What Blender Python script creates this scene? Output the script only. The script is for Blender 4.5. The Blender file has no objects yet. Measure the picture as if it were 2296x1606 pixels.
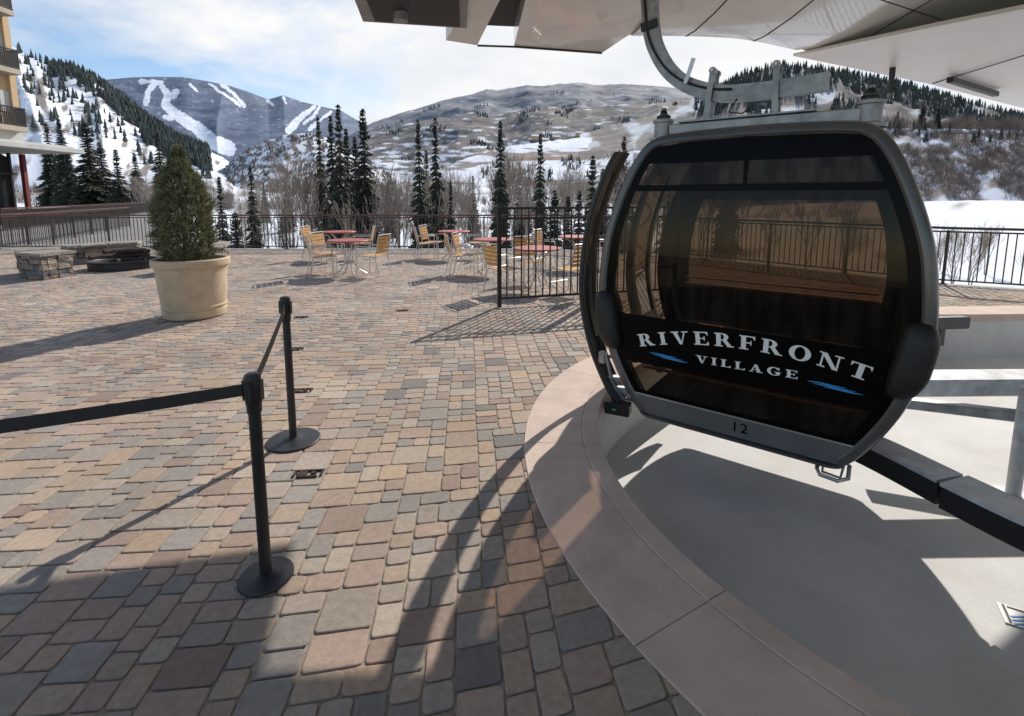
import bpy, math, random
from mathutils import Vector, Matrix, noise
from mathutils.geometry import tessellate_polygon
R=random.Random(7)
S=bpy.context.scene
COL=S.collection
CAMH=1.65; TH=math.radians(7.4)
# ------------------------------------------------------------------ materials
def mat(name):
    m=bpy.data.materials.new(name); m.use_nodes=True
    nt=m.node_tree; b=nt.nodes['Principled BSDF']
    return m,nt,b
def N(nt,t,**k):
    n=nt.nodes.new(t)
    for a,v in k.items():
        if a in n.inputs: n.inputs[a].default_value=v
        else: setattr(n,a,v)
    return n
def simple(name,c,rough=.6,metal=0,var=.15,scale=8,bump=0,bscale=60,coat=0,dirt=None,spec=.5):
    m,nt,b=mat(name); L=nt.links
    tc=N(nt,'ShaderNodeTexCoord')
    n=N(nt,'ShaderNodeTexNoise'); n.inputs['Scale'].default_value=scale; n.inputs['Detail'].default_value=8; n.inputs['Roughness'].default_value=.65
    L.new(tc.outputs['Object'],n.inputs['Vector'])
    cr=N(nt,'ShaderNodeValToRGB')
    c0=dirt if dirt else [x*(1-var*1.6) for x in c]
    cr.color_ramp.elements[0].position=.32; cr.color_ramp.elements[1].position=.7
    cr.color_ramp.elements[0].color=(*c0,1)
    cr.color_ramp.elements[1].color=(*[min(1,x*(1+var)) for x in c],1)
    L.new(n.outputs['Fac'],cr.inputs['Fac']); L.new(cr.outputs['Color'],b.inputs['Base Color'])
    b.inputs['Metallic'].default_value=metal
    b.inputs['Specular IOR Level'].default_value=spec
    mr=N(nt,'ShaderNodeMapRange'); mr.inputs['To Min'].default_value=max(.02,rough-.1); mr.inputs['To Max'].default_value=min(1,rough+.12)
    L.new(n.outputs['Fac'],mr.inputs['Value']); L.new(mr.outputs['Result'],b.inputs['Roughness'])
    if coat: b.inputs['Coat Weight'].default_value=coat
    if bump:
        n2=N(nt,'ShaderNodeTexNoise'); n2.inputs['Scale'].default_value=bscale; n2.inputs['Detail'].default_value=6
        L.new(tc.outputs['Object'],n2.inputs['Vector'])
        bp=N(nt,'ShaderNodeBump'); bp.inputs['Strength'].default_value=bump; bp.inputs['Distance'].default_value=.01
        L.new(n2.outputs['Fac'],bp.inputs['Height']); L.new(bp.outputs['Normal'],b.inputs['Normal'])
    return m
def attrmat(name,rough=.85,nscale=40,var=.25,bump=.4,bscale=120,dist=.004,stain=None):
    m,nt,b=mat(name); L=nt.links
    a=N(nt,'ShaderNodeVertexColor'); a.layer_name='Col'
    tc=N(nt,'ShaderNodeTexCoord')
    n=N(nt,'ShaderNodeTexNoise'); n.inputs['Scale'].default_value=nscale; n.inputs['Detail'].default_value=8; n.inputs['Roughness'].default_value=.7
    L.new(tc.outputs['Object'],n.inputs['Vector'])
    mr=N(nt,'ShaderNodeMapRange'); mr.inputs['From Min'].default_value=.3; mr.inputs['From Max'].default_value=.7
    mr.inputs['To Min'].default_value=1-var; mr.inputs['To Max'].default_value=1+var
    L.new(n.outputs['Fac'],mr.inputs['Value'])
    last=mr.outputs['Result']
    if stain:
        n3=N(nt,'ShaderNodeTexNoise'); n3.inputs['Scale'].default_value=stain; n3.inputs['Detail'].default_value=5
        L.new(tc.outputs['Object'],n3.inputs['Vector'])
        m3=N(nt,'ShaderNodeMapRange'); m3.inputs['From Min'].default_value=.3; m3.inputs['From Max'].default_value=.7
        m3.inputs['To Min'].default_value=.8; m3.inputs['To Max'].default_value=1.15
        L.new(n3.outputs['Fac'],m3.inputs['Value'])
        mm=N(nt,'ShaderNodeMath',operation='MULTIPLY'); L.new(last,mm.inputs[0]); L.new(m3.outputs['Result'],mm.inputs[1]); last=mm.outputs[0]
    vm=N(nt,'ShaderNodeVectorMath',operation='SCALE'); L.new(a.outputs['Color'],vm.inputs[0]); L.new(last,vm.inputs['Scale'])
    L.new(vm.outputs[0],b.inputs['Base Color']); b.inputs['Roughness'].default_value=rough
    n2=N(nt,'ShaderNodeTexNoise'); n2.inputs['Scale'].default_value=bscale; n2.inputs['Detail'].default_value=6
    L.new(tc.outputs['Object'],n2.inputs['Vector'])
    bp=N(nt,'ShaderNodeBump'); bp.inputs['Strength'].default_value=bump; bp.inputs['Distance'].default_value=dist
    L.new(n2.outputs['Fac'],bp.inputs['Height']); L.new(bp.outputs['Normal'],b.inputs['Normal'])
    return m
def glassmat(name,tint,ior=1.5,haze=.0,gc=.5):
    m,nt,b=mat(name); L=nt.links
    nt.nodes.remove(b); out=nt.nodes['Material Output']
    tr=N(nt,'ShaderNodeBsdfTransparent'); tr.inputs['Color'].default_value=(*tint,1)
    gl=N(nt,'ShaderNodeBsdfGlossy'); gl.inputs['Roughness'].default_value=.03; gl.inputs['Color'].default_value=(gc,gc*.92,gc*.82,1)
    fr=N(nt,'ShaderNodeFresnel'); fr.inputs['IOR'].default_value=ior
    mx=N(nt,'ShaderNodeMixShader'); L.new(fr.outputs[0],mx.inputs['Fac']); L.new(tr.outputs[0],mx.inputs[1]); L.new(gl.outputs[0],mx.inputs[2])
    tc=N(nt,'ShaderNodeTexCoord'); mp=N(nt,'ShaderNodeMapping'); mp.inputs['Scale'].default_value=(6,6,1.2); L.new(tc.outputs['Object'],mp.inputs['Vector'])
    nz_=N(nt,'ShaderNodeTexNoise'); nz_.inputs['Scale'].default_value=2.5; nz_.inputs['Detail'].default_value=7; L.new(mp.outputs[0],nz_.inputs['Vector'])
    mr=N(nt,'ShaderNodeMapRange'); mr.inputs['From Min'].default_value=.4; mr.inputs['From Max'].default_value=.8; mr.inputs['To Min'].default_value=haze*.3; mr.inputs['To Max'].default_value=haze*1.6
    L.new(nz_.outputs['Fac'],mr.inputs['Value'])
    df=N(nt,'ShaderNodeBsdfDiffuse'); df.inputs['Color'].default_value=(.3,.25,.2,1)
    m2=N(nt,'ShaderNodeMixShader'); L.new(mr.outputs[0],m2.inputs['Fac']); L.new(mx.outputs[0],m2.inputs[1]); L.new(df.outputs[0],m2.inputs[2])
    L.new(m2.outputs[0],out.inputs['Surface'])
    return m
M={}
M['paver']=attrmat('tumbled_pavers',.88,30,.2,.45,90,.003,stain=.9)
M['sand']=simple('joint_sand',(.33,.27,.21),.95,0,.2,20,.4,200)
M['curb']=simple('pink_concrete',(.64,.505,.42),.85,0,.08,3.2,.35,160,dirt=(.50,.39,.325))
M['pad']=simple('pad_concrete',(.70,.70,.685),.9,0,.04,1.6,.15,50,dirt=(.59,.575,.55))
M['wallc']=simple('wall_concrete',(.40,.39,.37),.85,0,.2,3,.4,40)
M['black']=simple('black_powder_coat',(.018,.018,.02),.45,0,.2,20)
M['floorblack']=simple('matte_black_floor',(.014,.012,.011),.97,0,.2,20)
M['rubber']=simple('black_rubber',(.012,.012,.013),.5,0,.2,20,.2,90)
M['belt']=simple('webbing_belt',(.028,.028,.032),.6,0,.2,30,.3,300)
M['rail']=simple('bronze_railing',(.05,.04,.038),.5,.3,.2,15)
M['handrail']=simple('rust_red_handrail',(.14,.05,.04),.5,.1,.2,10)
M['pot']=simple('cast_stone_pot',(.56,.44,.30),.8,0,.1,5,.3,80,dirt=(.44,.34,.23))
M['soil']=simple('soil',(.05,.035,.025),.95,0,.3,30,.8,60)
M['galv']=simple('galvanised_steel',(.34,.35,.37),.42,.6,.25,9,.1,60)
M['galv2']=simple('weathered_zinc_plate',(.56,.58,.60),.5,.1,.2,7,.1,60)
M['hull']=simple('cabin_grey_paint',(.12,.12,.12),.35,.5,.1,4,coat=.3)
M['sill']=simple('cabin_sill_grey',(.15,.152,.158),.45,.3,.08,5)
M['hull2']=simple('cabin_lower_trim',(.08,.083,.09),.45,.4,.12,5)
M['frit']=simple('black_glass_border',(.004,.0035,.0035),.25,0,.1,3,spec=.08)
M['glass']=glassmat('bronze_tinted_glass',(.285,.22,.165),1.42,.05,.5)
M['doorglass']=glassmat('dark_door_glass',(.10,.08,.065),1.4,.03,.5)
M['ventglass']=glassmat('dark_vent_glass',(.3,.28,.26),1.4,.16,.5)
M['darkglass']=simple('dark_window_glass',(.03,.035,.04),.08,0,.2,1)
M['white']=simple('white_lettering',(.86,.86,.84),.5,0,.03,5)
M['snowroof']=simple('snow_roof',(.8,.82,.86),.8,0,.03,5)
M['blue']=simple('blue_swoosh',(.04,.30,.70),.45,0,.08,5)
M['amber']=simple('varnished_wood',(.42,.2,.06),.4,0,.2,9)
M['slat']=simple('yellow_wood_slats',(.60,.32,.09),.5,0,.15,9)
M['red']=simple('red_table_top',(.38,.08,.055),.5,0,.1,6)
M['chrome']=simple('brushed_aluminium',(.6,.6,.6),.35,.8,.1,12)
M['soffit']=simple('station_panel_paint',(.80,.80,.80),.2,.0,.05,1.5,coat=.7)
M['cream']=simple('station_cream_panel',(.82,.81,.79),.4,0,.05,1.5)
M['dark']=simple('dark_steel',(.035,.036,.04),.5,.3,.2,6)
M['armgrey']=simple('grey_arm_paint',(.3,.3,.31),.4,.3,.15,6)
M['stucco']=simple('tan_stucco',(.55,.40,.24),.9,0,.08,3,.3,60)
M['slab']=simple('balcony_concrete',(.45,.38,.3),.85,0,.1,3)
M['palec']=simple('pale_canopy',(.5,.5,.48),.7,0,.1,2)
M['redcol']=simple('red_column',(.16,.03,.028),.6,0,.1,3)
M['asphalt']=simple('road_grey',(.24,.23,.22),.9,0,.15,.8,.3,30)
M['bark']=simple('bark',(.10,.075,.055),.9,0,.3,4)
M['bare']=simple('bare_branches',(.38,.32,.265),.85,0,.25,1.5)
M['brush']=attrmat('leafless_brush',.95,.3,.3,0,1)
M['hill']=attrmat('hill_surface',.95,.02,.15,0,1)
M['log']=simple('charred_wood',(.06,.04,.03),.9,0,.4,14,.5,50)
M['stone']=attrmat('stacked_stone',.85,9,.4,1.0,22,.03)
M['forest']=attrmat('forest',.95,.05,.35,0,1)
M['spruce']=simple('spruce_needles',(.05,.062,.038),.75,0,.2,1.6,dirt=(.011,.016,.011))
M['bluespruce']=simple('blue_spruce_needles',(.29,.285,.15),.75,0,.2,9,dirt=(.07,.085,.045))
M['green']=simple('green_indicator',(.05,.6,.2),.4,0,.1,5)
# ------------------------------------------------------------------ mesh builder
class MB:
    def __init__(s): s.v=[]; s.f=[]; s.c=[]
    def add(s,vs,fs,c=None):
        o=len(s.v); s.v.extend([tuple(p) for p in vs]); s.f.extend([tuple(i+o for i in f) for f in fs])
        if c is not None: s.c.extend([(*c,1)]*len(vs))
    def box(s,c,d,rz=0,c_=None,rx=0,ry=0):
        M_=Matrix.Translation(c)@Matrix.Rotation(rz,4,'Z')@Matrix.Rotation(ry,4,'Y')@Matrix.Rotation(rx,4,'X')
        x,y,z=[a/2 for a in d]
        b=min(x,y,z)*.18
        P=[(-1,-1),(1,-1),(1,1),(-1,1)]
        def ring(zz,ix,iy): return [(p[0]*(x-ix),p[1]*(y-iy),zz) for p in P]
        vs=ring(-z,b,b)+ring(-z+b,0,0)+ring(z-b,0,0)+ring(z,b,b)
        fs=[(3,2,1,0),(12,13,14,15)]
        for k in range(3):
            for i in range(4):
                j=(i+1)%4; fs.append((k*4+i,k*4+j,k*4+4+j,k*4+4+i))
        s.add([M_@Vector(v) for v in vs],fs,c_)
    def tube(s,p0,p1,r0,r1=None,n=8,c=None,cap=True):
        r1=r0 if r1 is None else r1
        p0=Vector(p0);p1=Vector(p1);d=(p1-p0)
        if d.length<1e-6: return
        d.normalize(); a=d.orthogonal().normalized(); b=d.cross(a)
        vs=[]
        for p,r in((p0,r0),(p1,r1)):
            for i in range(n):
                t=2*math.pi*i/n; vs.append(p+a*math.cos(t)*r+b*math.sin(t)*r)
        fs=[(i,(i+1)%n,n+(i+1)%n,n+i) for i in range(n)]
        if cap: fs+= [tuple(range(n-1,-1,-1)),tuple(range(n,2*n))]
        s.add(vs,fs,c)
    def path(s,pts,r,n=8,c=None):
        pts=[Vector(p) for p in pts]; vs=[];fs=[]
        pa=None
        for k,p in enumerate(pts):
            d=(pts[min(k+1,len(pts)-1)]-pts[max(k-1,0)]).normalized()
            a=d.orthogonal().normalized() if pa is None else (pa-d*pa.dot(d)).normalized()
            pa=a; b=d.cross(a); rr=r[k] if isinstance(r,list) else r
            for i in range(n):
                t=2*math.pi*i/n; vs.append(p+a*math.cos(t)*rr+b*math.sin(t)*rr)
        for k in range(len(pts)-1):
            for i in range(n): fs.append((k*n+i,k*n+(i+1)%n,(k+1)*n+(i+1)%n,(k+1)*n+i))
        fs+=[tuple(range(n-1,-1,-1)),tuple(range((len(pts)-1)*n,len(pts)*n))]
        s.add(vs,fs,c)
    def lathe(s,prof,n=40,c=(0,0,0),rc=None):
        vs=[];fs=[];m=len(prof)
        for i in range(n):
            t=2*math.pi*i/n
            for r,z in prof: vs.append((c[0]+r*math.cos(t),c[1]+r*math.sin(t),c[2]+z))
        for i in range(n):
            j=(i+1)%n
            for k in range(m-1): fs.append((i*m+k,j*m+k,j*m+k+1,i*m+k+1))
        s.add(vs,fs,rc)
    def prism(s,poly,z0,z1,c=None):
        n=len(poly)
        area=sum(poly[i][0]*poly[(i+1)%n][1]-poly[(i+1)%n][0]*poly[i][1] for i in range(n))
        if area<0: poly=poly[::-1]
        z0=z0 if isinstance(z0,list) else [z0]*n; z1=z1 if isinstance(z1,list) else [z1]*n
        if area<0: z0=z0[::-1]; z1=z1[::-1]
        vs=[(p[0],p[1],z) for p,z in zip(poly,z0)]+[(p[0],p[1],z) for p,z in zip(poly,z1)]
        tr=tessellate_polygon([[Vector((p[0],p[1],0)) for p in poly]])
        fs=[]
        for t in tr:
            fs.append(tuple(i+n for i in t)); fs.append((t[2],t[1],t[0]))
        for i in range(n): j=(i+1)%n; fs.append((i,j,n+j,n+i))
        s.add(vs,fs,c)
    def mesh(s,name,m,smooth=False):
        me=bpy.data.meshes.new(name); me.from_pydata(s.v,[],s.f)
        if s.c:
            a=me.color_attributes.new('Col','FLOAT_COLOR','POINT')
            a.data.foreach_set('color',[x for c in s.c for x in c])
        me.materials.append(m)
        if smooth:
            me.polygons.foreach_set('use_smooth',[True]*len(me.polygons))
            try: me.set_sharp_from_angle(angle=math.radians(40))
            except Exception: pass
        me.update(); return me
def link(name,data,parent=None,loc=None,rz=None,**props):
    o=bpy.data.objects.new(name,data); COL.objects.link(o)
    if parent: o.parent=parent
    if loc is not None: o.location=loc
    if rz is not None: o.rotation_euler=(0,0,rz)
    for k,v in props.items(): o[k]=v
    return o
def part(name,mb,m,parent,smooth=False,**p): return link(name,mb.mesh(name,M[m] if isinstance(m,str) else m,smooth),parent,**p)
def thing(name,loc,rz=0,**p): return link(name,None,None,loc,rz,**p)
orig_children={}
def reg(root): orig_children[root.name]=[c.name for c in root.children]
def copy_thing(root,loc,rz=0,scale=None,**p):
    o=root.copy(); COL.objects.link(o); o.location=loc; o.rotation_euler=(0,0,rz)
    if scale: o.scale=scale
    for k,v in p.items(): o[k]=v
    for ch in [c for c in root.children if c.name in orig_children[root.name]]:
        c2=ch.copy(); COL.objects.link(c2); c2.parent=o
    return o
# ------------------------------------------------------------------ survey: bearing -> world position at a known distance
def dyf(v): return .9917-.000117*(v-584)
def at_depth(u,v,Y):
    t=Y/dyf(v); return Vector((t*(u-1148)/1100,Y,CAMH+t*.9917*(440-v)/1100))
def interp(x,xs,ys):
    if x<=xs[0]: return ys[0]
    for i in range(len(xs)-1):
        if x<=xs[i+1]:
            f=(x-xs[i])/(xs[i+1]-xs[i]); return ys[i]+(ys[i+1]-ys[i])*f
    return ys[-1]
GX=[0,16,80,150,250,400,800,1500,4000,9000]; GZ=[-7,-7,-6.5,-4,0,8,28,70,120,120]
def gz(x,y): return interp(math.hypot(x*.8,y),GX,GZ)
# ------------------------------------------------------------------ world, sun, camera
sdir=Vector((.46,.888,0)).normalized(); el=math.radians(36)
sv=Vector((sdir.x*math.cos(el),sdir.y*math.cos(el),math.sin(el)))
w=bpy.data.worlds.new("World"); S.world=w; w.use_nodes=True; nt=w.node_tree; L=nt.links
bg=nt.nodes['Background']; bg.inputs['Strength'].default_value=.1
sky=N(nt,'ShaderNodeTexSky'); sky.sky_type='NISHITA'; sky.sun_disc=False; sky.sun_elevation=el; sky.sun_rotation=math.atan2(sdir.x,sdir.y)
sky.altitude=2200; sky.air_density=1.3; sky.dust_density=.4
sgain=N(nt,'ShaderNodeMixRGB',blend_type='MULTIPLY'); sgain.inputs[0].default_value=1; sgain.inputs[2].default_value=(1.35,1.42,1.5,1); L.new(sky.outputs[0],sgain.inputs[1])
tc=N(nt,'ShaderNodeTexCoord')
sp=N(nt,'ShaderNodeSeparateXYZ'); L.new(tc.outputs['Generated'],sp.inputs[0])
zz=N(nt,'ShaderNodeMath',operation='ADD'); L.new(sp.outputs['Z'],zz.inputs[0]); zz.inputs[1].default_value=.16
zm=N(nt,'ShaderNodeMath',operation='MAXIMUM'); L.new(zz.outputs[0],zm.inputs[0]); zm.inputs[1].default_value=.03
dx=N(nt,'ShaderNodeMath',operation='DIVIDE'); L.new(sp.outputs['X'],dx.inputs[0]); L.new(zm.outputs[0],dx.inputs[1])
dy_=N(nt,'ShaderNodeMath',operation='DIVIDE'); L.new(sp.outputs['Y'],dy_.inputs[0]); L.new(zm.outputs[0],dy_.inputs[1])
cb=N(nt,'ShaderNodeCombineXYZ'); L.new(dx.outputs[0],cb.inputs[0]); L.new(dy_.outputs[0],cb.inputs[1])
n1=N(nt,'ShaderNodeTexNoise'); n1.inputs['Scale'].default_value=.62; n1.inputs['Detail'].default_value=10; n1.inputs['Roughness'].default_value=.58; n1.inputs['Distortion'].default_value=.35
L.new(cb.outputs[0],n1.inputs['Vector'])
bi=N(nt,'ShaderNodeMath',operation='MULTIPLY_ADD'); L.new(dx.outputs[0],bi.inputs[0]); bi.inputs[1].default_value=.055; L.new(n1.outputs['Fac'],bi.inputs[2])
up=N(nt,'ShaderNodeMapRange'); up.inputs['From Min'].default_value=.42; up.inputs['From Max'].default_value=.75; up.inputs['To Min'].default_value=0; up.inputs['To Max'].default_value=.18; L.new(sp.outputs['Z'],up.inputs['Value'])  # unseen cloud cover overhead thinned to lower the ambient fill
bk=N(nt,'ShaderNodeMapRange'); bk.inputs['From Min'].default_value=.15; bk.inputs['From Max'].default_value=-.4; bk.inputs['To Min'].default_value=0; bk.inputs['To Max'].default_value=.2; L.new(sp.outputs['Y'],bk.inputs['Value'])  # cloud cover behind the camera thinned for the same fill reduction
b1=N(nt,'ShaderNodeMath',operation='SUBTRACT'); L.new(bi.outputs[0],b1.inputs[0]); L.new(up.outputs[0],b1.inputs[1])
b2=N(nt,'ShaderNodeMath',operation='SUBTRACT'); L.new(b1.outputs[0],b2.inputs[0]); L.new(bk.outputs[0],b2.inputs[1])
cr=N(nt,'ShaderNodeValToRGB'); cr.color_ramp.elements[0].position=.31; cr.color_ramp.elements[1].position=.48
cr.color_ramp.elements[0].color=(.03,.03,.03,1); cr.color_ramp.elements[1].color=(1,1,1,1)
L.new(b2.outputs[0],cr.inputs['Fac'])
n9=N(nt,'ShaderNodeTexNoise'); n9.inputs['Scale'].default_value=1.3; n9.inputs['Detail'].default_value=8; L.new(cb.outputs[0],n9.inputs['Vector'])
cc_=N(nt,'ShaderNodeValToRGB'); cc_.color_ramp.elements[0].position=.35; cc_.color_ramp.elements[1].position=.6
cc_.color_ramp.elements[0].color=(.84,.88,.94,1); cc_.color_ramp.elements[1].color=(1,1,1,1); L.new(n9.outputs['Fac'],cc_.inputs['Fac'])
cg=N(nt,'ShaderNodeMixRGB',blend_type='MULTIPLY'); cg.inputs[0].default_value=1; cg.inputs[2].default_value=(9.8,9.8,9.8,1); L.new(cc_.outputs[0],cg.inputs[1])
mx=N(nt,'ShaderNodeMixRGB'); L.new(cr.outputs['Color'],mx.inputs['Fac']); L.new(sgain.outputs[0],mx.inputs[1]); L.new(cg.outputs[0],mx.inputs[2])
L.new(mx.outputs[0],bg.inputs['Color'])
sl=bpy.data.lights.new('sun','SUN'); sl.energy=4.8; sl.angle=math.radians(.5); sl.color=(1,.94,.86)
so=link('sun',sl); so.rotation_euler=sv.to_track_quat('Z','Y').to_euler()
cam=bpy.data.cameras.new('camera'); co=link('camera',cam); S.camera=co
cam.sensor_width=36; cam.lens=1100/2296*36; cam.shift_y=-(803-584)/2296; cam.clip_end=20000; cam.clip_start=.05
co.location=(0,0,CAMH); co.rotation_euler=(math.radians(90)-TH,0,0)
S.view_settings.view_transform='Standard'; S.view_settings.look='None'; S.view_settings.exposure=0
# ------------------------------------------------------------------ pit outline
def catmull(P,n=6):
    out=[]
    for i in range(len(P)-1):
        p0=P[max(i-1,0)];p1=P[i];p2=P[i+1];p3=P[min(i+2,len(P)-1)]
        for k in range(n):
            t=k/n
            out.append(tuple(.5*((2*b)+(-a+c)*t+(2*a-5*b+4*c-d)*t*t+(-a+3*b-3*c+d)*t**3) for a,b,c,d in zip(p0,p1,p2,p3)))
    out.append(tuple(P[-1])); return out
cx,cy,RI=2.9,3.02,2.32
pit=[(12,.7),(9,.7),(6,.7),(4,.7)]
for a in range(270,139,-2): pit.append((cx+RI*math.cos(math.radians(a)),cy+RI*math.sin(math.radians(a))))
pit+=catmull([(cx+RI*math.cos(math.radians(140)),cy+RI*math.sin(math.radians(140))),(1.75,5.22),(2.5,5.95),(3.4,6.45),(4.8,6.72),(6.5,6.75),(9,6.85),(12,6.9)],5)[1:]
def offs(P,d):   # outward (away from the pit)
    out=[]
    for i,p in enumerate(P):
        a=P[max(i-1,0)];b=P[min(i+1,len(P)-1)]
        t=Vector((b[0]-a[0],b[1]-a[1])).normalized()
        out.append((p[0]-t.y*d,p[1]+t.x*d))
    return out
PADZ=-.62
mb=MB()
mb.add([(p[0],p[1],PADZ) for p in pit],[tuple(t) for t in tessellate_polygon([[Vector((p[0],p[1],0)) for p in pit]])])
link('gondola_turnaround_pavement',mb.mesh('pad',M['pad']),kind='structure')
mb=MB()
for i in range(len(pit)-1):
    a,b=pit[i],pit[i+1]
    mb.add([(a[0],a[1],PADZ-.1),(b[0],b[1],PADZ-.1),(b[0],b[1],-.06),(a[0],a[1],-.06)],[(0,1,2,3)])
link('retaining_wall',mb.mesh('retwall',M['pad'],True),kind='structure')
def band(d0,d1,z,th,seg=1.25,gap=.003,arc0=.35):
    mb=MB(); A=offs(pit,d0) if d0 else pit; B=offs(pit,d1)
    s=0; run=[]; nxt=arc0
    def flush(run):
        if len(run)<2: return
        vs=[];fs=[]
        for (a,b) in run: vs+=[(a[0],a[1],z-th),(a[0],a[1],z-.004),(a[0]+(b[0]-a[0])*.004/(d1-d0),a[1]+(b[1]-a[1])*.004/(d1-d0),z),(b[0]-(b[0]-a[0])*.004/(d1-d0),b[1]-(b[1]-a[1])*.004/(d1-d0),z),(b[0],b[1],z-.004),(b[0],b[1],z-th)]
        for i in range(len(run)-1):
            for j in range(5): fs.append((i*6+j,i*6+j+1,i*6+6+j+1,i*6+6+j))
        fs+=[(0,1,2,3,4,5),tuple(len(vs)-6+j for j in range(5,-1,-1))]
        mb.add(vs,fs)
    for i in range(len(pit)-1):
        n=max(1,int(math.dist(pit[i],pit[i+1])/.05))
        for j in range(n):
            f=j/n
            a=(A[i][0]+(A[i+1][0]-A[i][0])*f,A[i][1]+(A[i+1][1]-A[i][1])*f)
            b=(B[i][0]+(B[i+1][0]-B[i][0])*f,B[i][1]+(B[i+1][1]-B[i][1])*f)
            run.append((a,b)); s+=math.dist(pit[i],pit[i+1])/n
            if s>nxt:
                flush(run); nxt+=seg
                e=gap/.05
                run=[((a[0]+(A[i+1][0]-A[i][0])/n*e,a[1]+(A[i+1][1]-A[i][1])/n*e),(b[0]+(B[i+1][0]-B[i][0])/n*e,b[1]+(B[i+1][1]-B[i][1])/n*e))]
    flush(run)
    return mb
link('curb',band(.1,.5,.007,.05).mesh('curb_band',M['curb']),kind='structure')
link('curb_edge',band(-.015,.097,.009,.10).mesh('curb_lip',M['curb']),kind='structure')
mb=MB(); A=offs(pit,-.005);B=offs(pit,.48)
for i in range(len(pit)-1): mb.add([(*A[i],.0025),(*A[i+1],.0025),(*B[i+1],.0025),(*B[i],.0025)],[(0,1,2,3)])
link('curb_bed',mb.mesh('curb_bed',M['curb']),kind='structure')
# ------------------------------------------------------------------ plaza
RAIL=[(-16.2,15.4),(-9.2,15.45),(1.2,15.4),(5.2,13.0),(8.15,9.15),(9.7,8.3),(14,7.6)]
pl=[(-34,-8),(14,-8),(14,.4)]+offs(pit,.3)+[(14,7.2)]+[(x,y+.12) for x,y in RAIL[::-1]]+[(-34,15.5)]
mb=MB(); mb.add([(p[0],p[1],-.0075) for p in pl],[tuple(t) for t in tessellate_polygon([[Vector((p[0],p[1],0)) for p in pl]])])
link('plaza_ground',mb.mesh('plaza_ground',M['sand']),kind='structure')
mb=MB()
rl=[(x,y+.12) for x,y in [(-34,15.38)]+RAIL]
for i in range(len(rl)-1):
    a,b=rl[i],rl[i+1]; mb.add([(a[0],a[1],-7.5),(b[0],b[1],-7.5),(b[0],b[1],-.0),(a[0],a[1],-.0)],[(0,1,2,3)])
    t=Vector((b[0]-a[0],b[1]-a[1])).normalized()*1; nx,ny=t.y*.3,-t.x*.3
    mb.add([(a[0],a[1],.012),(b[0],b[1],.012),(b[0]+nx,b[1]+ny,.012),(a[0]+nx,a[1]+ny,.012),(a[0],a[1],-.04),(b[0],b[1],-.04),(b[0]+nx,b[1]+ny,-.04),(a[0]+nx,a[1]+ny,-.04)],[(0,1,2,3),(3,2,6,7),(0,4,5,1)])
link('plaza_retaining_wall',mb.mesh('plaza_edge',M['wallc']),kind='structure')
def pip(x,y,P):
    c=False; j=len(P)-1
    for i in range(len(P)):
        if (P[i][1]>y)!=(P[j][1]>y) and x<(P[j][0]-P[i][0])*(y-P[i][1])/(P[j][1]-P[i][1])+P[i][0]: c=not c
        j=i
    return c
U=.054; rot=math.radians(5); cr_,sr_=math.cos(rot),math.sin(rot)
gx0,gy0,W_,H_=-20.0,-1.8,int(34/U),int(19.6/U)
occ=[bytearray(W_+1) for _ in range(H_+6)]
mb=MB()
PAL=[((.40,.305,.225),5),((.295,.26,.225),5),((.375,.275,.215),5),((.30,.215,.17),2),((.21,.188,.17),1.1),((.41,.34,.265),3.2),((.35,.29,.235),6.5),((.40,.29,.205),2)]
cols=[p for p,_ in PAL]; wts=[q for _,q in PAL]
SZ=[((2,2),4),((3,2),5),((2,3),2.4),((3,3),4.5),((4,3),3.4),((3,4),1.2),((4,4),1.2)]
def warp(x,y):
    k=max(0,x+1.2)
    wob=.012*noise.noise(Vector((x*1.3,y*1.3,0)))
    return x+wob,y+.085*k*k*max(0,1-y/7)+.014*noise.noise(Vector((x*1.1,y*1.1,5)))
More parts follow.
